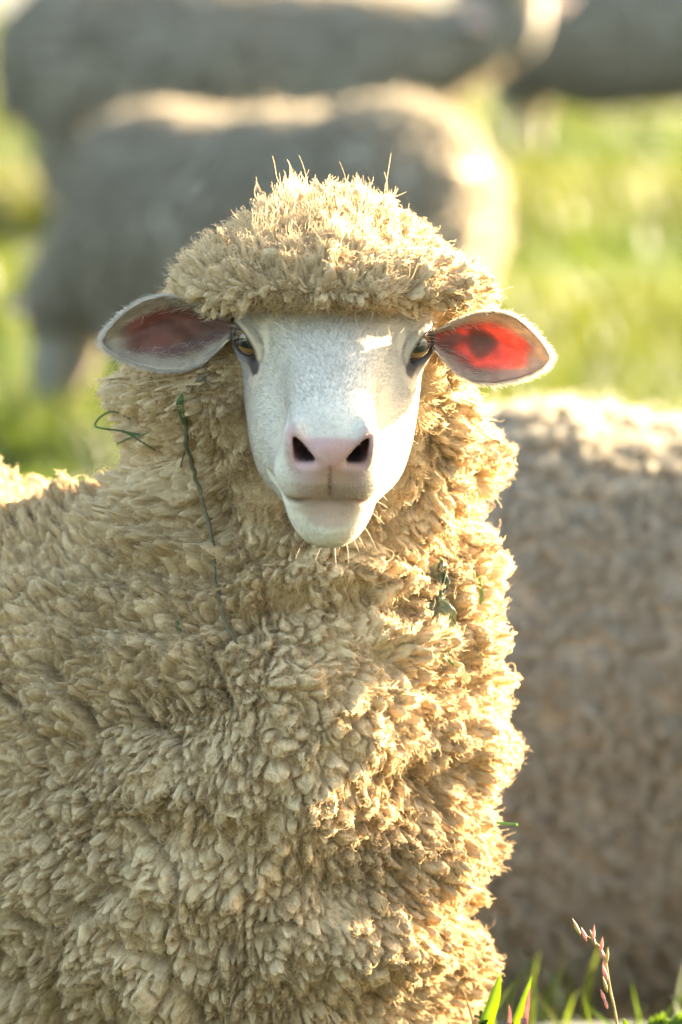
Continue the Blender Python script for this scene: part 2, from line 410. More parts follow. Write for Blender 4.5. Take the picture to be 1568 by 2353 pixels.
# ------------------------------------------------------------------ wool growing
def tri_sample(V, Q, mask, n, seed, wfun=None):
    r = rng(seed)
    Tq = np.concatenate([Q[mask][:, [0, 1, 2]], Q[mask][:, [0, 2, 3]]])
    a = np.linalg.norm(np.cross(V[Tq[:, 1]]-V[Tq[:, 0]], V[Tq[:, 2]]-V[Tq[:, 0]]), axis=1)
    if wfun is not None: a = a * wfun((V[Tq[:, 0]]+V[Tq[:, 1]]+V[Tq[:, 2]])/3)
    c = np.cumsum(a); t = np.searchsorted(c, r.uniform(0, c[-1], n)); t = np.minimum(t, len(Tq)-1)
    u, v = r.uniform(size=n), r.uniform(size=n); fl = u+v > 1; u[fl] = 1-u[fl]; v[fl] = 1-v[fl]
    bc = np.stack([1-u-v, u, v], 1); ids = Tq[t]
    return (V[ids]*bc[..., None]).sum(1), ids, bc
def thin_out(P, rad):
    """greedy blue noise; rad per point"""
    cell = float(np.max(rad)); g = {}; keep = []
    C = np.floor(P/cell).astype(int)
    for i in range(len(P)):
        c = C[i]; p = P[i]; r2 = rad[i]**2; ok = True
        for dx in (-1, 0, 1):
            for dy in (-1, 0, 1):
                for dz in (-1, 0, 1):
                    for q in g.get((c[0]+dx, c[1]+dy, c[2]+dz), ()):
                        if (p[0]-q[0])**2 + (p[1]-q[1])**2 + (p[2]-q[2])**2 < r2: ok = False; break
                    if not ok: break
                if not ok: break
            if not ok: break
        if ok: g.setdefault((c[0], c[1], c[2]), []).append((p[0], p[1], p[2])); keep.append(i)
    return np.array(keep)
def locks(P, Nn, flow, L, rad, nstr, K, seed, droop=0.9, curl=0.003, crimp=0.0005, srad=0.00028, fuzz=0.0008, fly=0.03, taper=0.62, lift=0.3):
    """one wool lock per root: nstr fibres that gather to a curled, crimped tip.  L, rad, droop per lock"""
    r = rng(seed); n = len(P)
    L = np.broadcast_to(L, (n,)).astype(F32); rad = np.broadcast_to(rad, (n,)).astype(F32); droop = np.broadcast_to(droop, (n,)).astype(F32); taper = np.broadcast_to(taper, (n,)).astype(F32); curl = np.broadcast_to(curl, (n,)).astype(F32)
    d0 = nrm(Nn + 0.30*r.normal(size=(n, 3)))
    d1 = nrm(lift*Nn + droop[:, None]*flow + 0.40*r.normal(size=(n, 3)))
    s = np.linspace(0, 1, K)
    e1 = nrm(np.cross(d0, r.normal(size=(n, 3)))); e2 = np.cross(d0, e1)
    step = []
    for k in range(K-1):
        f = ((k+0.5)/(K-1))**1.1; step.append(nrm(d0*(1-f) + d1*f) / (K-1))
    ax = np.concatenate([np.zeros((n, 1, 3)), np.cumsum(np.stack(step, 1), 1)], 1) * L[:, None, None]
    om = r.uniform(2.0, 6.5, n)[:, None]; ph = r.uniform(0, 6.28, n)[:, None]
    amp = (curl * r.uniform(0.3, 1.5, n))[:, None] * s[None]**1.1
    ax = ax + amp[..., None]*(np.cos(om*s+ph)[..., None]*e1[:, None] + np.sin(om*s+ph)[..., None]*e2[:, None])
    ax = ax.astype(F32)
    rho = np.sqrt(r.uniform(size=(n, nstr))); al = r.uniform(0, 6.28, (n, nstr)); tw = r.normal(0, 1.3, n)
    lam = (r.uniform(0.80, 1.05, (n, nstr)) * (1 - 0.22*rho**2)).astype(F32)
    flyer = r.uniform(size=(n, nstr)) < fly
    lam = np.where(flyer, lam*r.uniform(1.05, 1.45, (n, nstr)), lam).astype(F32)
    out = np.empty((n, nstr, K, 3), F32)
    fz = (r.normal(size=(n, nstr, 3)) * (fuzz * np.where(flyer, 4.5, 1.0))[..., None]).astype(F32)
    fz2 = (r.normal(size=(n, nstr, 3)) * (fuzz * np.where(flyer, 3.5, 0.7))[..., None]).astype(F32)
    cp = r.uniform(0, 6.28, (n, 1)) + r.normal(0, 0.35, (n, nstr))
    wl = r.uniform(0.006, 0.010, n)
    e1 = e1.astype(F32); e2 = e2.astype(F32)
    for k in range(K):
        sk = s[k]; tp = ((1.15 - taper[:, None]*sk**1.6)*math.sqrt(1-0.75*sk**5))
        a = al + (tw*sk)[:, None]
        rr = rad[:, None]*rho*tp
        cr = crimp*min(1, sk*2.5)*np.sin(6.283*sk*(L/wl)[:, None]*lam + cp)
        c1 = (rr*np.cos(a) + cr).astype(F32); c2 = (rr*np.sin(a)).astype(F32)
        out[:, :, k] = P[:, None].astype(F32) + lam[..., None]*ax[:, None, k] + c1[..., None]*e1[:, None] + c2[..., None]*e2[:, None] + fz*F32(sk) + fz2*F32(math.sin(sk*5.0)*sk)
    tint = np.clip(r.normal(0.5, 0.22, n)[:, None] + r.normal(0, 0.12, (n, nstr)), 0, 1)
    prof = (1.0 - 0.45*s).astype(F32)
    rr = (srad * r.uniform(0.7, 1.25, (n, nstr)))[..., None] * prof
    return out.reshape(n*nstr, K, 3), rr.reshape(n*nstr, K), tint.reshape(-1)
def lock_axes(P, Nn, flow, L, K, seed, droop, curl, lift, rnd=0.2):
    r = rng(seed); n = len(P)
    d0 = nrm(Nn + 0.22*r.normal(size=(n, 3)))
    d1 = nrm(lift[:, None]*Nn + droop[:, None]*flow + rnd*r.normal(size=(n, 3)))
    e1 = nrm(np.cross(d0, d1) + 1e-6); s = np.linspace(0, 1, K)
    sign = np.sign(r.normal(size=n))[:, None]; e2 = np.cross(d0, e1)
    ax = [np.zeros((n, 3))]
    for k in range(K-1):
        f = ((k+0.5)/(K-1))**0.9; ax.append(ax[-1] + nrm(d0*(1-f) + d1*f)*(L/(K-1))[:, None])
    ax = np.stack(ax, 1)
    om = r.uniform(3.0, 8.0, n)[:, None]; ph = r.uniform(0, 6.28, n)[:, None]; amp = (curl*r.uniform(0.2, 1.4, n))[:, None]*s[None]**1.2
    ax = ax + amp[..., None]*((np.sin(om*s+ph)-np.sin(ph))[..., None]*e1[:, None]*sign[:, None] + 0.6*(np.cos(om*s+ph)-np.cos(ph))[..., None]*e2[:, None])
    t = nrm(np.gradient(ax, axis=1)); f1 = nrm(e1[:, None] - (e1[:, None]*t).sum(-1, keepdims=True)*t); f2 = np.cross(t, f1)
    return ax.astype(F32), f1.astype(F32), f2.astype(F32)
def staples(P, ax, f1, f2, rad, point, seed, seg=8):
    """felted wool staples: closed, bent, fluted tongues.  point: 0 round nub, 1 drawn-out tip"""
    r = rng(seed); n, K = ax.shape[:2]; s = np.linspace(0, 1, K)[None]
    pr = (1.12 - 0.12*s - (0.45*point[:, None])*s**1.3)*np.sqrt(np.clip(1-(s*0.985)**(3.2-1.2*point[:, None]), 0.0, 1)) * (1 + 0.10*np.sin(s*r.uniform(4, 12, n)[:, None] + r.uniform(0, 6.28, n)[:, None]))
    al = np.linspace(0, 2*np.pi, seg, endpoint=False)
    fl = 1 + 0.14*np.cos(2*al[None]+r.uniform(0, 6.28, n)[:, None]) + 0.13*np.cos(3*al[None]+r.uniform(0, 6.28, n)[:, None])
    tw = r.normal(0, 0.8, n)
    V = np.empty((n, K, seg, 3), F32)
    for k in range(K):
        a = al[None] + (tw*s[0, k])[:, None]; q = (rad*pr[:, k])[:, None]*fl
        V[:, k] = P[:, None].astype(F32) + ax[:, None, k] + (q*np.cos(a))[..., None].astype(F32)*f1[:, None, k] + (0.82*q*np.sin(a))[..., None].astype(F32)*f2[:, None, k]
    b = (np.arange(n)*K*seg)[:, None, None]; i = np.arange(K-1)[None, :, None]; j = np.arange(seg)[None, None]; k2 = (j+1) % seg
    Qd = np.stack([b+i*seg+j, b+i*seg+k2, b+(i+1)*seg+k2, b+(i+1)*seg+j], -1).reshape(-1, 4)
    st = np.empty((n, K, seg, 3), F32); o = r.uniform(0, 60, (n, 3)).astype(F32)
    st[..., 0] = np.cos(al)*1.6 + o[:, 0, None, None]; st[..., 1] = np.sin(al)*1.6 + o[:, 1, None, None]; st[..., 2] = s[:, :, None]*1.3 + o[:, 2, None, None]
    return V.reshape(-1, 3), Qd, st.reshape(-1, 3)
def tangent(v, n): return nrm(v - (v*n).sum(-1, keepdims=True)*n)

# ------------------------------------------------------------------ the front sheep: head frame
HP = R(24.0)                                           # how far the face axis dips below the horizontal
HO = at_y(766, 790, 0.0)
roll = R(1.4)
eu = np.array([math.cos(roll), 0, -math.sin(roll)])
ef = np.array([0, -math.cos(HP), -math.sin(HP)])
ew = np.cross(ef, eu); ew = -ew if ew[2] < 0 else ew; ew = ew/np.linalg.norm(ew)
HM = np.stack([eu, ef, ew])                            # rows: head axes in world
def h2w(p): return HO + np.asarray(p) @ HM
def w2h(p): return (np.asarray(p) - HO) @ HM.T

SECT = [  # f, top, (u1,w1) bridge edge, (u2,w2) widest, (u3,w3) jaw, bottom   [mm]
 (-90, 50, (40, 43), (68, 0), (55, -70), -95),
 (-40, 52, (42, 46), (72, 5), (58, -80), -118),
 (0, 43, (43, 36), (71, -10), (55, -95), -140),
 (30, 37, (38, 31), (63, -26), (49, -95), -138),
 (60, 32, (34, 26), (51, -40), (43, -100), -134),
 (90, 27, (32, 20), (44, -48), (37, -98), -126),
 (120, 21, (32, 11), (40, -45), (32, -88), -115),
 (145, 14, (34, 3), (40, -42), (31, -80), -109),
 (170, 6, (31, -4), (37, -40), (28, -78), -104)]
SC_F = np.array([s[0] for s in SECT])*1e-3
SC_C = np.array([0.5*(s[1]+s[5]) for s in SECT])*1e-3 + 0.006
NT = 128
TAB = []
for s, c in zip(SECT, SC_C):
    pts = [(0, s[1]), s[2], s[3], s[4], (0, s[5])]
    th = []; rr = []
    for u, w in pts:
        th.append(math.atan2(u*1e-3, w*1e-3 - c)); rr.append(math.hypot(u*1e-3, w*1e-3 - c))
    tg = np.linspace(0, math.pi, NT//2+1)
    # straight chords in cartesian between control points, then smoothed
    pu = np.array([p[0] for p in pts])*1e-3; pw = np.array([p[1] for p in pts])*1e-3 - c
    tt = np.linspace(0, 4, 400); pu_ = np.interp(tt, range(5), pu); pw_ = np.interp(tt, range(5), pw)
    rg = np.interp(tg, np.arctan2(pu_, pw_), np.hypot(pu_, pw_))*0.80 + np.interp(tg, th, rr)*0.20
    full = np.concatenate([rg, rg[-2:0:-1]])
    for _ in range(2): full = sum(np.roll(full, q) for q in range(-4, 5))/9
    TAB.append(full)
TAB = np.array(TAB)
FG = np.linspace(SC_F[0], SC_F[-1], 131)
TABF = np.stack([np.interp(FG, SC_F, TAB[:, i]) for i in range(NT)], 1)
CF = np.interp(FG, SC_F, SC_C)
def smooth0(a, n=3, w=5):
    for _ in range(n):
        p = np.concatenate([np.repeat(a[:1], w, 0), a, np.repeat(a[-1:], w, 0)])
        a = sum(p[q:q+len(a)] for q in range(2*w+1))/(2*w+1)
    return a
TABF = smooth0(TABF); CF = smooth0(CF)
EYE_C = np.array([0.0625, -0.003, 0.002]); EYE_R = 0.0165
def eye_frame(sd):
    e = nrm(np.array([0.76*sd, 0.65, 0.03])); a = nrm(np.array([-0.40*sd, 0.76, -0.52])); a = nrm(a - (a@e)*e); b = np.cross(a, e)*1.0
    if b[2] < 0: b = -b
    return EYE_C*[sd, 1, 1], e, a, b
LENS_L, LENS_H = 0.0180, 0.0098
LENS_R = (LENS_L**2 + LENS_H**2)/(2*LENS_H)
def lens2(a, b): return np.maximum(np.hypot(a, b+LENS_R-LENS_H), np.hypot(a, b-LENS_R+LENS_H)) - LENS_R
def polytube(U, Fq, W, pts, r):
    d = np.full(U.shape, 9.0, F32)
    for (p, q) in zip(pts[:-1], pts[1:]):
        p = np.array(p, F32); q = np.array(q, F32); ab = q-p
        t = np.clip(((U-p[0])*ab[0]+(Fq-p[1])*ab[1]+(W-p[2])*ab[2])/float(ab@ab), 0, 1)
        d = np.minimum(d, np.sqrt((U-p[0]-t*ab[0])**2+(Fq-p[1]-t*ab[1])**2+(W-p[2]-t*ab[2])**2))
    return d - F32(r)
FRONT_W = np.array([-0.14, -0.115, -0.10, -0.085, -0.066, -0.056, -0.048, -0.035, -0.018, -0.004, 0.012, 0.03])
FRONT_F = np.array([0.10, 0.128, 0.144, 0.151, 0.154, 0.153, 0.158, 0.166, 0.168, 0.164, 0.150, 0.12])
NOS = [(0.0310, 0.0030), (0.0080, -0.0180), (0.0270, -0.0200)]     # nostril corners (u, w)
def nostril2(u, w):
    d = None
    P = [np.array(p) for p in NOS]; c = sum(P)/3
    for i in range(3):
        a, b = P[i], P[(i+1) % 3]; n = np.array([b[1]-a[1], -(b[0]-a[0])]); n = n/np.linalg.norm(n)
        if (c-a)@n > 0: n = -n
        f = (u-a[0])*n[0] + (w-a[1])*n[1]
        d = f if d is None else smax(d, f, 0.006)
    return d
MOUTH = [(0, 0.168, -0.0500), (0.010, 0.165, -0.0535), (0.022, 0.158, -0.0575), (0.033, 0.146, -0.0625), (0.042, 0.120, -0.070), (0.050, 0.085, -0.074)]
def head_field(U, Fq, W):
    th = np.arctan2(np.abs(U), W - np.interp(Fq, FG, CF).astype(F32))
    fi = np.clip((Fq - FG[0])/(FG[1]-FG[0]), 0, len(FG)-1.001); ti = th/(2*math.pi)*NT
    i0 = fi.astype(np.int32); ff = (fi-i0).astype(F32); j0 = ti.astype(np.int32); tf = (ti-j0).astype(F32)
    j1 = (j0+1) % NT; j0 = j0 % NT; TB = TABF.astype(F32)
    Rr = (TB[i0, j0]*(1-tf)+TB[i0, j1]*tf)*(1-ff) + (TB[i0+1, j0]*(1-tf)+TB[i0+1, j1]*tf)*ff
    r = np.hypot(U, W - np.interp(Fq, FG, CF).astype(F32))
    d = ((r - Rr)*0.9).astype(F32)
    fr = np.interp(W, FRONT_W, FRONT_F).astype(F32) - 5.0*U*U - 900*U**4
    d = smax(d, (Fq - fr)*0.85, 0.022)
    d = smax(d, (-0.085 - Fq), 0.03)
    A = np.abs(U)
    # muzzle pads, chin, alar wings, cheeks, brow
    d = smin(d, ellipsoid(A, Fq, W, (0.020, 0.134, -0.040), (0.021, 0.026, 0.021)), 0.014)
    d = smin(d, ellipsoid(U, Fq, W, (0, 0.124, -0.087), (0.027, 0.030, 0.024)), 0.014)
    d = smin(d, ellipsoid(A, Fq, W, (0.0285, 0.146, -0.005), (0.0075, 0.013, 0.013)), 0.010)
    d = smin(d, ellipsoid(A, Fq, W, (0.047, 0.020, -0.060), (0.016, 0.045, 0.045)), 0.02)
    d = smin(d, ellipsoid(A, Fq, W, (0.058, -0.016, 0.020), (0.016, 0.024, 0.012)), 0.022)
    # hollow between brow and nose bridge, below the eye
    d = smax(d, -polytube(A, Fq, W, [(0.078, 0.030, 0.012), (0.066, 0.060, 0.000), (0.059, 0.100, -0.018)], 0.020), 0.022)
    # eyes
    for sd in (1, -1):
        C, e, a, b = eye_frame(sd)
        X = [U-F32(C[0]), Fq-F32(C[1]), W-F32(C[2])]
        rr = np.sqrt(X[0]**2+X[1]**2+X[2]**2)
        d = smin(d, (rr - F32(EYE_R+0.0030)).astype(F32), 0.012)
        pe = X[0]*e[0]+X[1]*e[1]+X[2]*e[2]; pa = X[0]*a[0]+X[1]*a[1]+X[2]*a[2]; pb = X[0]*b[0]+X[1]*b[1]+X[2]*b[2]
        op = np.maximum(lens2(pa, pb), 0.002-pe)
        d = smax(d, -op.astype(F32), 0.0025)
        d = smax(d, -(rr - F32(EYE_R-0.0008)).astype(F32), 0.001)
        # lid fold above the lid
        fold = np.abs(lens2(pa, pb*0.92) - 0.0065) - 0.0005
        fold = np.maximum(np.maximum(fold, 0.003-pb), np.abs(rr-EYE_R-0.004)-0.006)
        d = smax(d, -fold.astype(F32), 0.003)
    # nostrils
    n2 = nostril2(A, W)
    ncut = smax(n2, (0.131 + 0.35*(0.03-A)) - Fq, 0.008)
    d = smax(d, -ncut.astype(F32), 0.005)
    # philtrum and mouth line
    d = smax(d, -polytube(U, Fq, W, [(0, 0.171, -0.014), (0, 0.1665, -0.032), (0, 0.161, -0.0495)], 0.0016), 0.004)
    d = smax(d, -polytube(A, Fq, W, MOUTH, 0.0030), 0.0045)
    return d

def axis(fine, lo, hi, fs, cs):
    a = np.arange(fine[0], lo, -cs)[1:][::-1] if False else np.arange(lo, fine[0], cs)
    return np.concatenate([a, np.arange(fine[0], fine[1], fs), np.arange(fine[1], hi, cs)])
def build_front():
    xs = axis((HO[0]-0.098, HO[0]+0.098), -1.10, 0.30, 0.0017, 0.010)
    ys = axis((-0.178, 0.045), -0.24, 0.86, 0.0017, 0.010)
    zs = axis((HO[2]-0.185, HO[2]+0.055), -0.02, 0.92, 0.0017, 0.010)
    G = Grid(xs, ys, zs)
    # fleece-covered mass (the wool itself adds 25-30 mm)
    w = capsule(G, (-0.088, 0.195, 0.400), (-0.78, 0.52, 0.370), 0.170, 0.195)
    w = smin(w, capsule(G, (-0.090, 0.195, 0.27), (-0.76, 0.51, 0.28), 0.162, 0.205), 0.06)
    w = smin(w, capsule(G, (-0.052, 0.170, 0.40), (-0.052, 0.180, 0.20), 0.142, 0.138), 0.06)
    w = smin(w, capsule(G, (-0.040, 0.170, 0.44), (-0.024, 0.172, 0.675), 0.138, 0.128, 1.0, 0.92, 1.0), 0.07)
    w = smin(w, capsule(G, (-0.06, 0.25, 0.475), (-0.48, 0.42, 0.455), 0.09, 0.11), 0.07)
    # woolly crown: behind and above the forehead
    cc = HO + np.array([0.0, 0.085, 0.020])
    w = smin(w, ellipsoid(G.X, G.Y, G.Z, cc, (0.086, 0.085, 0.086)), 0.05)
    cc = HO + np.array([0.0, 0.100, -0.045])
    w = smin(w, ellipsoid(G.X, G.Y, G.Z, cc, (0.106, 0.080, 0.090)), 0.05)
    cc = h2w((0.0, -0.022, 0.040))
    w = smin(w, ellipsoid(G.X, G.Y, G.Z, cc, (0.070, 0.046, 0.019)), 0.03)
    # skin: legs, tail
    s = capsule(G, (0.02, 0.20, 0.25), (0.035, 0.19, 0.05), 0.045, 0.022)
    for (x, y) in ((-0.16, 0.31), (-0.74, 0.62), (-0.80, 0.42)):
        s = np.minimum(s, capsule(G, (x, y, 0.28), (x-0.01, y, 0.14), 0.055, 0.026)); s = np.minimum(s, capsule(G, (x-0.01, y, 0.14), (x, y-0.01, 0.02), 0.024, 0.026))
    s = np.minimum(s, capsule(G, (0.035, 0.19, 0.05), (0.03, 0.17, 0.02), 0.024, 0.028))
    # head block
    ix = np.nonzero((xs > HO[0]-0.13) & (xs < HO[0]+0.13))[0]; iy = np.nonzero((ys > -0.19) & (ys < 0.16))[0]; iz = np.nonzero((zs > HO[2]-0.19) & (zs < HO[2]+0.12))[0]
    P = np.stack(np.meshgrid(G.xs[ix]-F32(HO[0]), G.ys[iy]-F32(HO[1]), G.zs[iz]-F32(HO[2]), indexing='ij'), -1).astype(F32)
    Hc = P @ HM.T.astype(F32)
    hf = head_field(Hc[..., 0], Hc[..., 1], Hc[..., 2])
    del P, Hc
    sl = (slice(ix[0], ix[-1]+1), slice(iy[0], iy[-1]+1), slice(iz[0], iz[-1]+1))
    s[sl] = np.minimum(s[sl], hf)
    phi = smin(w, s, 0.016)
    V, Q = surface_nets(phi, G.xs.astype(float), G.ys.astype(float), G.zs.astype(float))
    # which field each vertex belongs to
    gi = [np.clip(np.searchsorted(a, V[:, q]), 0, len(a)-1) for q, a in enumerate((G.xs, G.ys, G.zs))]
    wv = w[gi[0], gi[1], gi[2]]; sv = s[gi[0], gi[1], gi[2]]
    wool = np.clip((sv - wv)/0.012*0.5 + 0.5, 0, 1)
    V = relax(V, Q, 2)
    return V, Q, wool, G, w, s
V, Q, woolv, G0, w0, s0 = build_front()
print("front mesh", V.shape, round(time.time()-T0, 1))
NV = vnormals(V, Q)
V0, NV0 = V.copy(), NV.copy()
# folds and clumps of the fleece
def fleece_relief(V):
    """folds, wrinkles and parting creases of the fleece (metres), and the crease mask"""
    v = V.astype(F32)
    fold = sinnoise(v*np.array([0.7, 0.7, 1.5], F32), 42, 11)
    neckband = np.exp(-((V[:, 2]-0.56)/0.09)**2) * sst(-V[:, 1], -0.16, -0.08)
    fold2 = np.sin(V[:, 2]*105 + 2.2*sinnoise(v, 16, 12))
    warp = 0.35*np.stack([sinnoise(v, 70, 16), sinnoise(v, 70, 17)], 1)
    n1 = sinnoise((np.stack([1.5*(0.8*V[:, 0]+0.6*V[:, 2]), V[:, 1]*0.8, 0.40*(-0.6*V[:, 0]+0.8*V[:, 2])], 1)).astype(F32), 40, 14) + warp[:, 0]
    n2 = sinnoise((V*np.array([0.50, 0.7, 1.5])).astype(F32), 42, 15) + warp[:, 1]
    # creases come and go along their length
    on1 = sst(sinnoise(v, 26, 18), -0.7, 0.1); on2 = sst(sinnoise(v, 22, 19), -0.35, 0.5)
    cr1 = np.exp(-(n1/0.17)**2)*on1; cr2 = np.exp(-(n2/0.15)**2)*on2
    lf = sst(-V[:, 0], 0.02, 0.11)*sst(-V[:, 2], -0.56, -0.46)
    headw = np.clip((V[:, 2]-0.70)/0.05, 0, 1)
    crease = np.clip(cr1*lf + cr2*(1-lf), 0, 1)*(1-0.75*headw)
    d = (0.013*fold + 0.008*neckband*fold2)*(1-0.55*headw) - 0.042*crease
    return d, crease
EARSEG = ((at_y(540, 765, -0.01), at_y(400, 790, 0.0)), (at_y(990, 785, -0.01), at_y(1120, 812, 0.0)))
def ear_dist(V):
    o = np.full(len(V), 9.0)
    for eb, et_ in EARSEG:
        tq = np.clip(((V-eb)@(et_-eb))/((et_-eb)@(et_-eb)), 0, 1); o = np.minimum(o, np.linalg.norm(V - eb - tq[:, None]*(et_-eb), axis=1))
    return o
BOX = ((-0.42, 0.22), (-0.14, 0.44), (0.07, 0.94))
def in_box(p, m=0.0): return (p[:, 0] > BOX[0][0]+m) & (p[:, 1] < BOX[1][1]-m) & (p[:, 2] > BOX[2][0]+m)
disp, _ = fleece_relief(V)
gi_ = [np.clip(np.searchsorted(a, V[:, q]), 0, len(a)-1) for q, a in enumerate((G0.xs, G0.ys, G0.zs))]
sdv = s0[gi_[0], gi_[1], gi_[2]]
disp = np.where(in_box(V), np.minimum(disp, 0) - 0.004 - 0.030*sst(sdv, 0.006, 0.045), disp + 0.012)
V = V + NV*(disp*woolv)[:, None]
NV = vnormals(V, Q)

# ---- colours of the front sheep
Hv = w2h(V0); A = np.abs(Hv[:, 0]); Fh = Hv[:, 1]; Wh = Hv[:, 2]
onhead = (Fh > -0.09) & (Wh > -0.16) & (A < 0.10) & (woolv < 0.6) & (V[:, 2] > 0.5)
col = np.tile(np.array([0.27, 0.195, 0.105]), (len(V), 1))
def blend(mask, c, k=1.0):
    global col
    m = np.clip(mask, 0, 1)[:, None]*k; col = col*(1-m) + np.array(c)*m
blend(1-woolv, (0.54, 0.465, 0.35))
nz = sinnoise(V0.astype(F32), 140, 21); nz2 = sinnoise(V0.astype(F32), 45, 22)
face = onhead*1.0
blend(face*sst(Wh + 0.6*A - 0.15*Fh, -0.02, -0.10)*0.45, (0.74, 0.64, 0.44))          # light bounced off the grass, painted as cream on the lower jaw
# pink nose leather between and round the nostrils, lips
n2 = nostril2(A, Wh)
nose = face*sst(Fh, 0.140, 0.150)*sst(-(n2), -0.010, -0.002)*sst(Wh, -0.034, -0.024)
pad = face*sst(Fh, 0.150, 0.158)*sst(Wh, -0.034, -0.020)*sst(-Wh, -0.006, 0.001)*sst(-A, -0.034, -0.024)
blend(np.maximum(nose, pad), (0.38, 0.215, 0.185), 0.92)
blend(face*sst(Fh, 0.140, 0.155)*sst(-Wh, 0.016, 0.026)*sst(Wh, -0.075, -0.058)*sst(-A, -0.036, -0.022), (0.36, 0.235, 0.195), 0.85)
frv = np.interp(Wh, FRONT_W, FRONT_F) - 5.0*A*A - 900*A**4
blend(face*sst(-n2, -0.003, 0.0)*sst(Fh, 0.08, 0.10)*sst(frv-Fh, 0.004, 0.011)*sst(-Wh, -0.006, -0.002), (0.030, 0.016, 0.013))  # shade inside the nostrils painted in, near black with depth
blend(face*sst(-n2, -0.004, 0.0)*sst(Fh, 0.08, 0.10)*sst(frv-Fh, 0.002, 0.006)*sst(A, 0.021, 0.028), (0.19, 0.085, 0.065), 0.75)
dm = polytube(A.astype(F32), Fh.astype(F32), Wh.astype(F32), MOUTH, 0.0)
blend(face*sst(-dm, -0.0050, -0.0028), (0.10, 0.05, 0.03), 0.95)
blend(face*sst(-np.hypot(A/0.026, (Wh+0.071)/0.012), -1.0, -0.5)*sst(Fh, 0.12, 0.14), (0.44, 0.27, 0.20), 0.7)
blend(face*sst(-A, -0.0022, -0.0008)*sst(Fh, 0.15, 0.16)*sst(-Wh, 0.014, 0.02)*sst(Wh, -0.052, -0.048), (0.22, 0.11, 0.09), 0.8)
# eyelid rims and the dark tear corner
for sd in (1, -1):
    C, e, a, b = eye_frame(sd); X = Hv - C; pa = X@a; pb = X@b; pe = X@e
    near = (np.linalg.norm(X, axis=1) < 0.034) & (pe > -0.004)
    ln = lens2(pa, pb)
    blend(face*sst(-np.linalg.norm(Hv - (C + 0.012*a - 0.02*b), axis=1), -0.045, -0.015), (0.50, 0.41, 0.39), 0.5)
    blend(face*near*sst(-ln, -0.0046, -0.0018), (0.06, 0.045, 0.04), 0.97)
    tc_ = np.hypot((pa-0.0205)/1.5, pb+0.0025)
    blend(face*near*sst(-tc_, -0.0080, -0.0045), (0.05, 0.042, 0.045), 0.97)
    blend(face*near*sst(-np.hypot((pa-0.012)/1.8, pb+0.013), -0.010, -0.004), (0.20, 0.18, 0.18), 0.6)
col *= (1 + 0.035*nz + 0.06*nz2)[:, None]*(1 - face[:, None]*np.clip(0.10*sinnoise(V0.astype(F32), 75, 23), 0, 1)[:, None]*np.array([0.6, 1.0, 1.7]))
hoof = sst(-V[:, 2], -0.06, -0.045); blend(hoof*(1-woolv), (0.07, 0.06, 0.05))
root = tag(empty("sheep", (-0.25, 0.40, 0.0)), "cream woolly sheep with a bare white face and a stem hanging in its wool", "sheep", "sheep of the grazing flock")
body_o = mesh_obj("body", V, Q, BODY, root, attrs={"col": np.clip(col, 0, 1)})
BV = BVHTree.FromPolygons([tuple(v) for v in V], [tuple(q) for q in Q.tolist()])
print("front body", round(time.time()-T0, 1))

# ---- fleece of the front sheep: matted, nubbed surface with parted creases, and the fibres that grow on it
def build_fleece():
    h = 0.0028; ax_ = [np.arange(a, b, h) for a, b in BOX]; axes = [G0.xs.astype(float), G0.ys.astype(float), G0.zs.astype(float)]
    wf = grid_resample(w0, axes, ax_); sf = grid_resample(s0, axes, ax_)
    phi = wf - 0.015*np.clip((sf+0.004)/0.034, 0, 1).astype(F32)
    FV, FQ = surface_nets(phi, *ax_)
    gi = [np.clip(np.searchsorted(a, FV[:, q]), 0, len(a)-1) for q, a in enumerate(ax_)]
    sd = sf[gi[0], gi[1], gi[2]]
    keep = (sd > -0.004)[FQ].all(1); FQ = FQ[keep]
    used = np.unique(FQ); mp = np.full(len(FV), -1); mp[used] = np.arange(len(used)); FV, sd, FQ = FV[used], sd[used], mp[FQ]
    FV = relax(FV, FQ, 8)
    n = len(FV); A_ = np.concatenate([FV, sd[:, None]], 1); A_, FQ = subdivide(A_, FQ)
    return A_[:, :3], FQ, A_[:, 3]
FV, FQ, fsd = build_fleece()
print("fleece mesh", FV.shape, round(time.time()-T0, 1))
FN0 = vnormals(FV, FQ)
def wool_flow(P, N0, strong=1.0):
    g = np.array([-0.25, -0.1, -1.0])
    sw = np.stack([sinnoise(P.astype(F32), 36, 50+i, 10) for i in range(3)], 1); sw2 = np.stack([sinnoise(P.astype(F32), 110, 60+i, 10) for i in range(3)], 1)
    fl = nrm(tangent(np.tile(g, (len(P), 1)), N0)*0.9 + tangent(sw, N0)*0.8 + 0.5*tangent(sw2, N0))
    hp = w2h(P); fwd = nrm(np.stack([hp[:, 0]*7, np.full(len(P), 0.35), hp[:, 2]*3.0+0.1], 1)) @ HM
    cr = np.clip((P[:, 2]-0.70)/0.04, 0, 1)[:, None]
    return nrm(fl*(1-cr) + cr*(tangent(fwd, N0)*0.9 + 0.5*tangent(sw2, N0)))
flow = wool_flow(FV, FN0)
rel, fcrease = fleece_relief(FV)
crown = np.clip((FV[:, 2]-0.70)/0.04, 0, 1)
thin = sst(fsd + 0.006*sinnoise(FV.astype(F32), 150, 39, 9), 0.002, 0.034)                                      # the fleece thins out towards the bare face
ed = ear_dist(FV); room = sst(-ed, -0.048, -0.022)
sz = (1-0.25*crown)
wv = FV + 0.0045*np.stack([sinnoise(FV.astype(F32), 120, 30+i, 9) for i in range(3)], 1) + 0.0019*np.stack([sinnoise(FV.astype(F32), 420, 33+i, 9) for i in range(3)], 1)
wv = wv*np.array([1.0, 1.0, 0.72])/sz[:, None]
c1, ce1, _, _ = worley_cells(wv, 0.034, 3)
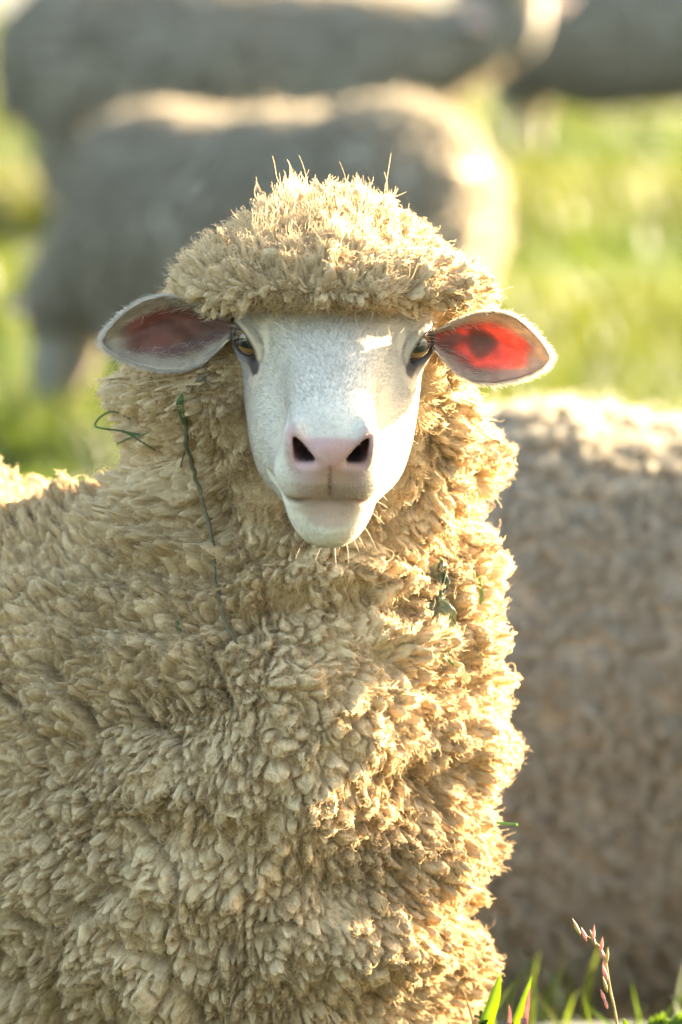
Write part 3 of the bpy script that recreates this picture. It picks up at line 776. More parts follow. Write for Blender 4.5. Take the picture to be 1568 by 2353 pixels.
c2, ce2, off2, rnd2 = worley_cells(wv, 0.0105, 5)
c3, ce3, off3, rnd3 = worley_cells(wv, 0.0050, 9)
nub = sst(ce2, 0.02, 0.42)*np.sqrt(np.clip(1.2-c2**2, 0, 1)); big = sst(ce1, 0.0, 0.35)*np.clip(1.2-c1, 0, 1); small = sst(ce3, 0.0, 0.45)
size_n = 0.55 + 0.9*rnd2[:, 0]                                    # nubs of different heights
hgt = rel + (0.0115*big + 0.0150*nub*size_n*(1-0.35*crown) + 0.0028*small - 0.0125)
hgt = hgt*thin*(1-0.7*room) - 0.015*room
lean = np.clip(0.0032*nub*size_n, 0, 1)*thin
FVd = FV + FN0*hgt[:, None] + flow*(lean*(1-0.4*crown))[:, None]
FN = vnormals(FVd, FQ)
r = rng(33)
ftint = np.clip(0.48 + 0.26*sinnoise(FV.astype(F32), 30, 72, 9) + 0.55*(rnd2[:, 1]-0.5) + 0.25*(rnd3[:, 1]-0.5), 0, 1)
strand = (FV*np.array([520, 520, 190]) + 3.0*np.stack([sinnoise(FV.astype(F32), 150, 36+i, 9) for i in range(3)], 1)).astype(F32)*0.5
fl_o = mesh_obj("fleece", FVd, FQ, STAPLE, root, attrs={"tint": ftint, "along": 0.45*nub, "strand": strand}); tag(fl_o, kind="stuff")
BVF = BVHTree.FromPolygons(FVd.tolist(), FQ.tolist())
print("fleece relief", round(time.time()-T0, 1))
# fibres
NF = 560000
P, ids, bc = tri_sample(FVd, FQ, np.ones(len(FQ), bool), NF, 31)
pick = lambda a: (a[ids]*bc[..., None]).sum(1) if a.ndim == 2 else (a[ids]*bc).sum(1)
Nn = nrm(pick(FN)); N0 = nrm(pick(FN0)); fl = nrm(pick(flow)); nb = pick(nub); th_ = pick(thin); rm = pick(room); crn = pick(crown)
o2 = off2[ids[:, 0]]; q2 = rnd2[ids[:, 0]]; q3 = rnd3[ids[:, 0]]
cellr = tangent(np.stack([q2[:, 1]-0.5, q2[:, 2]-0.5, q2[:, 0]-0.5], 1), N0)
tocen = tangent(o2, N0)
fly = r.uniform(size=NF) < 0.035
d0 = nrm(0.75*Nn*(0.35+0.65*th_[:, None]) + 0.35*N0 + (0.9-0.55*th_[:, None])*fl + 0.25*r.normal(size=(NF, 3)))
d1 = nrm(0.28*N0 + 0.85*fl + 0.75*cellr + 0.40*tocen + np.where(fly, 0.8, 0.30)[:, None]*r.normal(size=(NF, 3)))
tuft = (pick(crown) > 0.5) & (P[:, 2] > HO[2]+0.085) & (np.abs(P[:, 0]-HO[0]+0.006) < 0.055) & (q2[:, 2] < 0.30)
d1 = np.where(tuft[:, None], nrm(np.array([0, -0.1, 1.0]) + 0.5*cellr + 0.25*r.normal(size=(NF, 3))), d1)
Lf = (0.0034 + 0.0024*q2[:, 0] + 0.0036*r.uniform(size=NF))*np.where(fly, r.uniform(1.3, 2.6, NF), 1.0)*(2.0-1.0*th_)*(1-0.6*rm)*np.where(tuft, 1.9, 1.0)
K = 6; ss = np.linspace(0, 1, K)
S = np.empty((NF, K, 3), F32); cur = P - 0.0012*Nn; S[:, 0] = cur
ph = 6.28*q2[:, 1] + 0.6*r.normal(size=NF); wl = 0.0045 + 0.003*q2[:, 2]; e1 = nrm(np.cross(d0, d1))
for k in range(1, K):
    f = ((k-0.5)/(K-1)); cur = cur + nrm(d0*(1-f) + d1*f)*(Lf/(K-1))[:, None]
    S[:, k] = cur + e1*(0.0007*np.sin(6.283*ss[k]*Lf/wl + ph) - 0.0007*np.sin(ph))[:, None]
SR = (0.00019*r.uniform(0.7, 1.3, NF))[:, None]*(1-0.55*ss)[None]
ST = np.clip(pick(ftint) + 0.12*r.normal(size=NF), 0, 1)
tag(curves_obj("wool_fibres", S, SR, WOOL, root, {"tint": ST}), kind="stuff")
print("fibres", round(time.time()-T0, 1)); del S, SR
# the far end of the body, out of the picture, in plain locks
qback = (woolv[Q].mean(1) > 0.3) & ~in_box(V[Q].mean(1), 0.012)
P, ids, bc = tri_sample(V, Q, qback, 4500, 45); Nn = nrm((NV[ids]*bc[..., None]).sum(1))
S, SR, ST = locks(P, Nn, wool_flow(P, Nn), 0.028, 0.010, 22, 7, 46, curl=0.005, srad=0.0005)
tag(curves_obj("rear_fleece", S, SR, WOOL, root, {"tint": ST}), kind="stuff"); del S, SR

# ---- short white hair of the face
qface = (onhead[Q].mean(1) > 0.9) & (woolv[Q].mean(1) < 0.5)
def fw(p):
    h = w2h(p); n2_ = nostril2(np.abs(h[:, 0]), h[:, 2]); m = np.ones(len(p))
    m[(n2_ < 0.003) & (h[:, 1] > 0.12)] = 0.0
    for sd in (1, -1):
        C, e, a, b = eye_frame(sd); X = h - C
        m[(lens2(X@a, X@b) < 0.0065) & (X@e > -0.004)] = 0.0
        m[(np.hypot((X@a-0.0205)/1.5, X@b+0.0025) < 0.012)] = 0.0
    dq = polytube(np.abs(h[:, 0]).astype(F32), h[:, 1].astype(F32), h[:, 2].astype(F32), MOUTH, 0.0)
    m[dq < 0.0065] = 0.0; m[(dq < 0.016) & (h[:, 1] > 0.13)] *= 0.35
    m[(h[:, 1] > 0.155) & (np.abs(h[:, 0]) < 0.022) & (h[:, 2] > -0.034) & (h[:, 2] < 0.003)] = 0.12
    return m
P, ids, bc = tri_sample(V, Q, qface, 90000, 81, fw)
Nn = nrm((NV[ids]*bc[..., None]).sum(1)); hp = w2h(P)
d = np.stack([np.sign(hp[:, 0])*np.clip(np.abs(hp[:, 0])*14, 0, 0.9), -np.ones(len(P)), -0.25*np.ones(len(P)) + 6*np.clip(hp[:, 2], -0.05, 0.05)], 1)
low = sst(-hp[:, 2], 0.05, 0.08); d[:, 2] -= 1.2*low
d = nrm(d + 0.25*rng(82).normal(size=d.shape)) @ HM
d = tangent(d, Nn)
r = rng(83); Lf = r.uniform(0.0030, 0.0062, len(P))*(1+1.1*sst(-hp[:, 1], -0.04, 0.01))*(1-0.35*sst(hp[:, 1], 0.11, 0.14))
s = np.linspace(0, 1, 4)
lift = r.uniform(0.10, 0.28, len(P))
S = P[:, None] - 0.0003*Nn[:, None] + Lf[:, None, None]*(s[None, :, None]*d[:, None] + (lift[:, None]*s*(1-0.45*s))[..., None]*Nn[:, None])
fur_o = curves_obj("face_hair", S, 0.00017*(1-0.7*s)[None], FUR, root, {"tint": r.uniform(0, 1, len(P))}); tag(fur_o, kind="stuff")

# ---- eyes
def uv_sphere(nu=48, nv=32):
    th = np.linspace(0, np.pi, nv+1); ph = np.linspace(0, 2*np.pi, nu, endpoint=False)
    T, Pp = np.meshgrid(th, ph, indexing='ij')
    Vs = np.stack([np.cos(T), np.sin(T)*np.cos(Pp), np.sin(T)*np.sin(Pp)], -1).reshape(-1, 3)
    i = np.arange(nv)[:, None]; j = np.arange(nu)[None]; k = (j+1) % nu
    return Vs, np.stack([i*nu+j, (i+1)*nu+j, (i+1)*nu+k, i*nu+k], -1).reshape(-1, 4)
for sd in (-1, 1):
    C, e, a, b = eye_frame(sd)
    g_ = nrm(np.array([0.55*sd, 0.80, 0.16])); aa = nrm(np.array([-0.80*sd, 0.55, 0.0])); aa = nrm(aa-(aa@g_)*g_); bb = np.cross(g_, aa); bb = bb if bb[2] > 0 else -bb
    S0, SQ = uv_sphere(96, 64); loc = S0
    rr = np.hypot(loc[:, 1], loc[:, 2]); front = loc[:, 0] > 0
    bulge = 1 + 0.05*sst(-rr, -0.72, -0.3)*front
    c = np.tile(np.array([0.30, 0.24, 0.20]), (len(S0), 1))
    ir = front*sst(-rr, -0.76, -0.72); streak = 0.8+0.35*np.sin(np.arctan2(loc[:, 2], loc[:, 1])*23 + 3*np.sin(rr*20))
    c = c*(1-ir[:, None]) + ir[:, None]*(np.array([0.24, 0.12, 0.028])*streak[:, None])
    lim = front*np.exp(-((rr-0.74)/0.06)**2); c = c*(1-0.85*lim[:, None])
    pup = front*(1-sst(np.maximum(np.abs(loc[:, 1])/0.52, np.abs(loc[:, 2])/0.24)**1.0, 0.9, 1.1)); c = c*(1-pup[:, None]) + pup[:, None]*0.006
    Wd = h2w(C + EYE_R*0.985*bulge[:, None]*(loc[:, :1]*g_ + loc[:, 1:2]*aa + loc[:, 2:]*bb))
    if np.linalg.det(np.stack([g_, aa, bb])) < 0: SQ = SQ[:, ::-1]
    mesh_obj("eye", Wd, SQ, EYE, root, attrs={"col": c})
    # lashes
    r = rng(90+sd); n = 24; t = r.uniform(-0.95, 0.3, n); up = r.uniform(size=n) < 0.9
    pa = t*LENS_L; pb = np.where(up, 1, -1)*(np.sqrt(np.maximum(LENS_R**2-pa**2, 0))-LENS_R+LENS_H)
    base = C + a*pa[:, None] + b*pb[:, None] + e*np.sqrt(np.maximum((EYE_R+0.0025)**2-pa**2-pb**2, 0))[:, None]
    dirn = nrm(e*0.9 + b*np.where(up, 0.15, -0.5)[:, None] - a*(0.5-0.5*t)[:, None] + 0.25*r.normal(size=(n, 3)))
    s = np.linspace(0, 1, 5); Ll = np.where(up, r.uniform(0.006, 0.011, n), r.uniform(0.004, 0.007, n))
    S = base[:, None] + Ll[:, None, None]*(s[None, :, None]*dirn[:, None] - (0.35*s**2)[None, :, None]*b)
    tag(curves_obj("eyelashes", h2w(S.reshape(-1, 3)).reshape(S.shape), 0.00018*(1-0.7*s)[None], FUR, root, {"tint": r.uniform(0, 1, n)}), kind="stuff")

# ---- whiskers on lips and chin
r = rng(95); wl = []
spots = [(0.030, 0.120, -0.085), (0.022, 0.125, -0.104), (0.014, 0.128, -0.110), (0.004, 0.128, -0.112), (-0.006, 0.130, -0.110), (0.034, 0.128, -0.070), (0.018, 0.120, -0.108), (0.026, 0.122, -0.097),
         (-0.018, 0.128, -0.104), (0.040, 0.130, -0.050), (-0.038, 0.128, -0.055), (0.038, 0.120, -0.066), (0.055, 0.06, -0.05), (0.008, 0.118, -0.114), (-0.028, 0.122, -0.092), (0.042, 0.118, -0.040)]
for sp in spots:
    o = h2w(sp); hit = BV.find_nearest(Vector(o)); p = np.array(hit[0]); n = np.array(hit[1])
    dd = nrm(n + np.array([0.15*r.normal(), -0.1, -0.25]) + 0.15*r.normal(size=3)); ll = r.uniform(0.008, 0.017); s = np.linspace(0, 1, 6)
    wl.append(p + ll*(s[:, None]*dd + (0.25*s**2)[:, None]*np.array([0.2*r.normal(), 0, -1])))
tag(curves_obj("whiskers", np.array(wl), 0.00013*(1-0.6*np.linspace(0, 1, 6))[None], FUR, root, {"tint": np.ones(len(wl))}), kind="stuff")

# ---- ears
def build_ear(sd, base_px, tip_px, up_px, dn_px, y_base, y_tip, twist, seed):
    """leaf-shaped cupped ear, hollow towards the camera"""
    B = at_y(*base_px, y_base); Tp = at_y(*tip_px, y_tip)
    ax = Tp - B; Ln = np.linalg.norm(ax); ax = ax/Ln
    U_ = at_y(*up_px, 0.5*(y_base+y_tip)) - B; D_ = at_y(*dn_px, 0.5*(y_base+y_tip)) - B
    vup = nrm(U_ - (U_@ax)*ax - (D_ - (D_@ax)*ax)); fc = np.cross(ax, vup); fc = fc if fc[1] < 0 else -fc
    hu = abs((U_@vup)); hd = abs((D_@vup))
    ns, ntt = 56, 41
    s = np.linspace(0, 1, ns)[:, None]; t = np.linspace(-1, 1, ntt)[None]
    env = np.interp(s[:, 0], [0, 0.10, 0.25, 0.42, 0.60, 0.78, 0.90, 0.97, 1.0], [0.30, 0.55, 0.86, 1.0, 0.93, 0.68, 0.42, 0.20, 0.02])
    env = smooth0(env, 2, 1)[:, None]
    env[-1] = 0.02
    across = np.where(t > 0, t*hu, t*hd)*env
    # cup: centre pushed back, margins rolled forward; deep at the base
    depth = (0.022*(1-s)**0.8 + 0.009)*env**0.5
    cup = -depth*(1-np.abs(t)**2.2) + 0.004*np.abs(t)**6
    r_ = rng(seed)
    rip = 0.0010*np.sin(t*9 + s*4 + seed)*env + 0.0008*np.sin(s*17+t*3)
    bow = 0.006*np.sin(s*math.pi)
    tipfold = 0.010*np.exp(-((s-0.97)/0.05)**2)*np.exp(-((t-0.55)/0.35)**2) if sd > 0 else 0
    core = B + ax*(s*Ln)[..., None] + vup*across[..., None] + fc*(cup+rip+tipfold)[..., None] - np.array([0, 0, 1])*0 + vup*(bow*1.0)[..., None] + fc*(0.45*across)[..., None]
    dS = np.gradient(core, axis=0); dT = np.gradient(core, axis=1); nn = nrm(np.cross(dS, dT)); nn = nn*np.sign((nn@fc).mean())
    th = (0.0024*(1-s)+0.0012)*(1-0.55*np.abs(t)**3)
    Fv = core + nn*(th*0.5)[..., None]; Bv = core - nn*(th*0.5)[..., None]
    VV = np.concatenate([Fv.reshape(-1, 3), Bv.reshape(-1, 3)]); m = ns*ntt
    i = np.arange(ns-1)[:, None]; j = np.arange(ntt-1)[None]
    q = np.stack([i*ntt+j, i*ntt+j+1, (i+1)*ntt+j+1, (i+1)*ntt+j], -1).reshape(-1, 4)
    fn = np.cross(VV[q[0, 1]]-VV[q[0, 0]], VV[q[0, 3]]-VV[q[0, 0]])
    qf = q if fn@nn[0, 0] > 0 else q[:, ::-1]; qb = (q if qf is not q else q[:, ::-1]) + m
    loop = [a*ntt for a in range(ns)] + [(ns-1)*ntt+b for b in range(1, ntt)] + [a*ntt+ntt-1 for a in range(ns-2, -1, -1)] + [b for b in range(ntt-2, 0, -1)]
    loop = np.array(loop); nx_ = np.roll(loop, -1)
    rim = np.stack([loop, nx_, nx_+m, loop+m], 1)
    # colours: bare pink hollow, white hairy margin and back
    tt = np.broadcast_to(t, (ns, ntt)); ss = np.broadcast_to(s, (ns, ntt))
    inner = sst(-(np.abs(tt+0.05) + 0.25*np.abs(ss-0.45)), -0.86, -0.55)*sst(-ss, -0.93, -0.78)
    pk = np.array([0.21, 0.135, 0.11]); wh = np.array([0.44, 0.35, 0.25])
    vein = 0.88+0.12*np.sin(tt*13 + 4*np.sin(ss*5+seed) + 2*np.sin(tt*5+ss*9))
    cf = inner[..., None]*pk*vein[..., None] + (1-inner[..., None])*wh
    cb = np.broadcast_to(np.array([0.76, 0.70, 0.60]), cf.shape)
    cc = np.concatenate([cf.reshape(-1, 3), cb.reshape(-1, 3)])
    thin = np.concatenate([inner.ravel(), inner.ravel()*1.0])
    # consistent outward winding
    e_o = mesh_obj("ear", VV, [qf, qb, rim], EAR, root, attrs={"col": cc, "thin": thin})
    # fringe of short hair on margin and back
    n = 5200; si = r_.uniform(0.05, 0.995, n); onrim = r_.uniform(size=n) < 0.42
    tj = np.where(onrim, np.sign(r_.normal(size=n))*r_.uniform(0.90, 1.0, n), r_.uniform(-1, 1, n))
    a_ = np.clip((si*(ns-1)).round().astype(int), 0, ns-1); b_ = np.clip(((tj+1)/2*(ntt-1)).round().astype(int), 0, ntt-1)
    jit = r_.uniform(-0.5, 0.5, (n, 2))
    p0 = core[a_, b_] + dS[a_, b_]*jit[:, :1] + dT[a_, b_]*np.clip(jit[:, 1:], -0.4, 0.4)
    inn = (~onrim) & (r_.uniform(size=n) < 0.16) & (np.abs(tj) > 0.45)          # fine hair inside the hollow
    p0 = p0 + nn[a_, b_]*(np.where(inn, 0.5, -0.5)*th[a_, b_])[:, None]
    outd = nrm(dT[a_, b_]*np.sign(tj)[:, None])
    d_ = np.where(onrim[:, None], nrm(0.8*ax + 0.9*outd + 0.05*nn[a_, b_] + 0.25*r_.normal(size=(n, 3))), nrm(ax*0.9 + 0.4*outd*np.abs(tj)[:, None] - 0.35*nn[a_, b_] + 0.2*r_.normal(size=(n, 3))))
    d_ = np.where(inn[:, None], nrm(ax*0.75 + 0.35*outd + 0.35*nn[a_, b_] + 0.25*r_.normal(size=(n, 3))), d_)
    ll = np.where(onrim, r_.uniform(0.003, 0.0065, n), r_.uniform(0.005, 0.008, n)); k4 = np.linspace(0, 1, 4)
    S = p0[:, None] + (ll[:, None]*k4)[..., None]*d_[:, None]
    tag(curves_obj("ear_hair", S, 0.00017*(1-0.65*k4)[None], FUR, e_o, {"tint": r_.uniform(0, 1, n)}), kind="stuff")
    return core, nn, s, t, fc
build_ear(-1, (520, 748), (238, 786), (415, 690), (385, 872), -0.006, 0.012, 0, 1)
ecore, enn, es, et, efc = build_ear(1, (1008, 774), (1259, 828), (1120, 728), (1150, 908), -0.008, 0.010, 0, 2)
# round tag clipped to the back of the ear that the sun shines through
TAG = simple_mat("tag_plastic", (0.20, 0.17, 0.12), 0.45)
def ear_tag():
    c = ecore[26, 20]; n = -enn[26, 20]; a = nrm(ecore[30, 20]-ecore[22, 20]); a = nrm(a-(a@n)*n); b = np.cross(n, a)
    Vs, Qs = [], []
    def disc(cc, ra, rb, h0, h1, seg=28):
        o = sum(len(v) for v in Vs); th = np.linspace(0, 2*np.pi, seg, endpoint=False)
        ring = lambda h, k: cc + n*h + (np.cos(th)*ra*k)[:, None]*a + (np.sin(th)*rb*k)[:, None]*b
        rows = [ring(h0, 0.01), ring(h0, 0.94), ring(h0+0.0004, 1.0), ring(h1-0.0004, 1.0), ring(h1, 0.94), ring(h1, 0.01)]
        Vs.append(np.concatenate(rows)); i = np.arange(5)[:, None]; j = np.arange(seg)[None]; k = (j+1) % seg
        Qs.append(np.stack([i*seg+j, i*seg+k, (i+1)*seg+k, (i+1)*seg+j], -1).reshape(-1, 4)+o)
    disc(c + n*0.0025, 0.0125, 0.0165, 0, 0.0018); disc(c, 0.004, 0.004, 0.0, 0.0055); disc(c - a*0.017 + n*0.004, 0.0045, 0.0055, 0, 0.002); disc(c-a*0.011+n*0.0042, 0.0035, 0.003, 0, 0.0016)
    mesh_obj("ear_tag", np.concatenate(Vs), np.concatenate(Qs), TAG, root)
ear_tag()
print("front sheep done", round(time.time()-T0, 1))

# ------------------------------------------------------------------ the rest of the flock
def flock_sheep(label, loc, heading, pose, scale=1.0, cell=0.011, nlock=2200, nstr=18, seed=1, srad=0.0009, Lw=0.035, lrad=0.012, mat=WOOL_FAR, turn=0.0, deep=False):
    """local frame: +x forward, z up.  pose: 'graze' or 'look'"""
    xs = np.arange(-0.62, 1.05, cell); ys = np.arange(-0.36, 0.36, cell); zs = np.arange(-0.02, 1.02, cell)
    G = Grid(xs, ys, zs)
    w = capsule(G, (-0.36, 0, 0.47), (0.30, 0, 0.46), 0.195, 0.175, 1, 1.0, 1.0)
    w = smin(w, ellipsoid(G.X, G.Y, G.Z, (-0.02, 0, 0.42), (0.42, 0.215, 0.20)), 0.08)
    w = smin(w, ellipsoid(G.X, G.Y, G.Z, (-0.40, 0, 0.50), (0.15, 0.17, 0.16)), 0.08)
    if deep: w = smin(w, capsule(G, (-0.40, 0, 0.26), (0.36, 0, 0.26), 0.19, 0.18), 0.06)
    for (x, y) in ((-0.36, 0.10), (-0.36, -0.10)): w = smin(w, capsule(G, (x, y, 0.42), (x-0.05, y*0.95, 0.24), 0.115, 0.055), 0.05)
    for (x, y) in ((0.27, 0.10), (0.27, -0.10)): w = smin(w, capsule(G, (x, y, 0.40), (x, y*0.9, 0.24), 0.09, 0.045), 0.05)
    s = None
    for (x, y, bk) in ((-0.40, 0.095, 1), (-0.40, -0.095, 1), (0.27, 0.09, 0), (0.27, -0.09, 0)):
        for (a, b, ra, rb) in (((x, y, 0.28), (x-0.045*bk, y, 0.20), 0.040, 0.030), ((x-0.045*bk, y, 0.20), (x-0.01, y, 0.06), 0.026, 0.020), ((x-0.01, y, 0.06), (x+0.015, y, 0.012), 0.022, 0.028)):
            c = capsule(G, a, b, ra, rb); s = c if s is None else smin(s, c, 0.015)
    w = smin(w, capsule(G, (-0.53, 0, 0.55), (-0.56, 0, 0.36), 0.04, 0.025), 0.04)
    if pose == 'level':
        w = smin(w, capsule(G, (0.34, 0, 0.48), (0.60, 0, 0.54), 0.135, 0.085), 0.07); hd = np.array([0.66, 0, 0.575])
        hf_ = nrm(np.array([0.88*math.cos(turn), 0.88*math.sin(turn), -0.47])); hu_ = nrm(np.array([0.47*math.cos(turn)-0.25, 0.47*math.sin(turn), 0.88])); hu_ = nrm(hu_-(hu_@hf_)*hf_)
    elif pose == 'graze':
        w = smin(w, capsule(G, (0.36, 0, 0.48), (0.60, 0, 0.27), 0.135, 0.085), 0.07); hd, hf_, hu_ = np.array([0.62, 0, 0.23]), nrm(np.array([0.55, 0, -0.83])), nrm(np.array([0.83, 0, 0.55]))
    else:
        w = smin(w, capsule(G, (0.34, 0, 0.50), (0.55, 0, 0.72), 0.135, 0.085), 0.07); hd, hf_, hu_ = np.array([0.585, 0, 0.775]), None, None
        hf_ = nrm(np.array([0.88*math.cos(turn), 0.88*math.sin(turn), -0.47])); hu_ = nrm(np.array([0.47*math.cos(turn), 0.47*math.sin(turn), 0.88]))
    hs_ = np.cross(hu_, hf_)
    for (a, b, ra, rb) in (((-0.03, 0.0), (0.07, -0.015), 0.072, 0.056), ((0.07, -0.015), (0.165, -0.03), 0.052, 0.036), ((0.0, -0.05), (0.12, -0.06), 0.045, 0.028)):
        s = smin(s, capsule(G, hd+hf_*a[0]+hu_*a[1], hd+hf_*b[0]+hu_*b[1], ra, rb), 0.03)
    w = smin(w, ellipsoid(G.X, G.Y, G.Z, hd-0.05*hf_+0.045*hu_, (0.07, 0.075, 0.06)), 0.03)
    phi = smin(w, s, 0.02)
    Vv, Qq = surface_nets(phi, xs, ys, zs)
    gi = [np.clip(np.searchsorted(a, Vv[:, q]), 0, len(a)-1) for q, a in enumerate((xs, ys, zs))]
    wl_ = np.clip((s[gi[0], gi[1], gi[2]] - w[gi[0], gi[1], gi[2]])/0.02+0.5, 0, 1)
    Vv = relax(Vv, Qq, 2); n0 = vnormals(Vv, Qq)
    a1, a2 = worley(Vv, 0.055, seed); b1, b2 = worley(Vv, 0.028, seed+5)
    Vv = Vv + n0*(wl_*(0.008*(0.55-a1) + 0.005*(0.5-b1) + 0.007*sinnoise(Vv.astype(F32), 16, seed)))[:, None]
    c = np.array([0.28, 0.235, 0.165])*wl_[:, None] + np.array([0.22, 0.19, 0.15])*(1-wl_[:, None])
    hf2 = sst(-Vv[:, 2], -0.05, -0.035)[:, None]*(1-wl_[:, None]); c = c*(1-hf2) + hf2*0.06
    ca, sa = math.cos(heading), math.sin(heading); RM = np.array([[ca, -sa, 0], [sa, ca, 0], [0, 0, 1.0]])*scale
    gz = float(ground_z(np.array(loc[0]), np.array(loc[1]))); O = np.array([loc[0], loc[1], gz])
    tw = lambda p: O + p @ RM.T
    VW = tw(Vv); NW = vnormals(VW, Qq)
    rt = tag(empty("sheep", O), label, "sheep", "sheep of the grazing flock")
    mesh_obj("body", VW, Qq, BODY, rt, attrs={"col": c})
    qm = wl_[Qq].mean(1) > 0.5
    Pp, ids, bc = tri_sample(VW, Qq, qm, nlock, seed+9); nn_ = nrm((NW[ids]*bc[..., None]).sum(1))
    sw_ = np.stack([sinnoise(Pp.astype(F32), 14, seed+20+i) for i in range(3)], 1)
    fl = nrm(tangent(np.tile(np.array([0.1, 0, -1.0]), (len(Pp), 1)), nn_)*0.7 + 0.8*tangent(sw_, nn_))
    rr = rng(seed+3).uniform(0.7, 1.3, len(Pp))
    S, SRr, Stt = locks(Pp, nn_, fl, Lw*rr, lrad*rr, nstr, 7, seed+4, droop=0.9, curl=0.006, crimp=0.0008, srad=srad, fuzz=0.0018, fly=0.05)
    tag(curves_obj("fleece", S, SRr, mat, rt, {"tint": Stt}), kind="stuff")
    # ears
    for sd in (-1, 1):
        B = hd - 0.015*hf_ + 0.02*hu_ + 0.06*sd*hs_; axd = nrm(hs_*sd*0.93 - 0.12*hu_ - 0.25*hf_); up = nrm(np.cross(axd, hf_)); up = up if up@hu_ > 0 else -up
        fc = np.cross(axd, up); fc = fc if fc@hf_ > 0 else -fc
        k = np.linspace(0, 1, 14)[:, None]; t = np.linspace(-1, 1, 9)[None]
        ev = np.interp(k[:, 0], [0, .2, .45, .7, .9, 1], [.4, .8, 1, .8, .4, .03])[:, None]
        core = B + axd*(k*0.115)[..., None] + up*(t*0.030*ev)[..., None] + fc*(-(0.018*(1-k)+.004)*(1-t**2)*ev)[..., None]
        q1 = tw((core + fc*0.0008).reshape(-1, 3)); q2 = tw((core - fc*0.0008).reshape(-1, 3)); i = np.arange(13)[:, None]; j = np.arange(8)[None]
        q = np.stack([i*9+j, i*9+j+1, (i+1)*9+j+1, (i+1)*9+j], -1).reshape(-1, 4)
        lp = np.array([a*9 for a in range(14)] + [13*9+b for b in range(1, 9)] + [a*9+8 for a in range(12, -1, -1)] + [b for b in range(7, 0, -1)]); l2 = np.roll(lp, -1)
        mesh_obj("ear", np.concatenate([q1, q2]), [q, q[:, ::-1]+126, np.stack([lp, l2, l2+126, lp+126], 1)], EAR, rt,
                 attrs={"col": np.tile([0.62, 0.45, 0.36], (252, 1)), "thin": np.full(252, 0.12)})
        # eyes, dark and small at this distance
        C = hd + 0.035*hf_ + 0.012*hu_ + 0.056*sd*hs_; s0, sq = uv_sphere(16, 10)
        mesh_obj("eye", tw(C + 0.014*s0), sq, EYE, rt, attrs={"col": np.tile([0.05, 0.035, 0.02], (len(s0), 1))})
    return rt
def px_ground(px, d): return ((px-784)/FPX*d, d-4.6)
x, y = 0.40, 0.62
flock_sheep("sheep standing side-on just behind the white-faced one, only its woolly flank in view", (0.62, 1.80), 0.06, 'graze', 1.09, 0.011, 14000, 22, 11, 0.0005, 0.024, 0.0085, WOOL_NEAR, turn=-0.3, deep=True)
x, y = px_ground(600, 11.2)
flock_sheep("blurred sheep grazing in the field right behind the looking sheep's head", (x, y), math.pi-0.9, 'graze', 1.04, 0.014, 6500, 14, 23, 0.0010, 0.024)
x, y = px_ground(545, 16.5)
flock_sheep("farther blurred sheep with sunlit ears standing beyond the grazing one", (x, y), -0.12, 'level', 1.19, 0.014, 6000, 14, 37, 0.0010, 0.024, turn=2.3)
x, y = px_ground(1390, 20.0)
flock_sheep("farthest blurred sheep at the edge of the field, its rump lit by the sun", (x, y), math.pi-0.45, 'graze', 1.15, 0.014, 5200, 14, 41, 0.0012, 0.024)
print("flock", round(time.time()-T0, 1))

# ------------------------------------------------------------------ plant bits caught in the wool
STEM = simple_mat("dry_stem", (0.095, 0.08, 0.04), 0.7, var=0.45, scale=60)
GREEN = simple_mat("fresh_blade", (0.10, 0.16, 0.05), 0.5, 0.35, (0.18, 0.28, 0.05), var=0.3)
LEAF = simple_mat("wilted_leaf", (0.19, 0.21, 0.14), 0.55, 0.3, (0.12, 0.18, 0.05), var=0.35, scale=90)
STRAW = simple_mat("straw", (0.42, 0.24, 0.09), 0.6, 0.3, var=0.2)
def on_wool(px, py, off=0.022):
    d = ray(px, py); h = BVF.ray_cast(Vector(CAM_POS), Vector(d)); off = off*0.13
    t = h[3] if h[0] is not None else 4.75
    return CAM_POS + d*(t - off)
def wool_path(pts, n, off=0.022):
    q = spline(np.array([on_wool(*p, off) for p in pts]), n)
    y = smooth0(q[:, 1:2], 3, max(2, n//10)); q2 = q.copy(); q2[:, 1:2] = y
    return q2
def strip(path, width, nrm_hint=(0, -1, 0), fold=0.15, thick=0.00035):
    path = np.asarray(path); n = len(path); t = nrm(np.gradient(path, axis=0)); s = nrm(np.cross(t, np.array(nrm_hint))); u = np.cross(s, t)
    w = np.broadcast_to(width, (n,))[:, None]
    rows = [path - s*w + u*w*fold + u*thick, path + u*thick, path + s*w + u*w*fold + u*thick, path + s*w + u*w*fold - u*thick, path - u*thick, path - s*w + u*w*fold - u*thick]
    Vv = np.stack(rows, 1).reshape(-1, 3); i = np.arange(n-1)[:, None]; j = np.arange(6)[None]; k = (j+1) % 6
    return Vv, np.stack([i*6+j, (i+1)*6+j, (i+1)*6+k, i*6+k], -1).reshape(-1, 4)

# long stem hanging from under the ear
t = tag(empty("dry_stem", on_wool(430, 1000)), "long thin dark stem hanging down the wool from below the ear", "stem")
p = wool_path([(478, 858), (452, 880), (428, 925), (430, 1000), (446, 1075), (470, 1160), (488, 1250), (497, 1350), (520, 1430), (560, 1500), (588, 1530)], 60, 0.072)
rad = np.interp(np.linspace(0, 1, 60), [0, 0.1, 0.25, 0.6, 1], [0.0012, 0.0021, 0.0020, 0.0015, 0.0011])*(1+0.25*np.sin(np.arange(60)*1.9)*np.sin(np.arange(60)*0.53))
p = p + 0.0007*rng(3).normal(size=p.shape)
mesh_obj("stalk", *tube(p, rad), STEM, t)
p2 = wool_path([(418, 905), (414, 935), (424, 975)], 14, 0.075); mesh_obj("leaflet", *strip(p2, np.interp(np.linspace(0, 1, 14), [0, .4, 1], [.001, .0034, .0008])), GREEN, t)
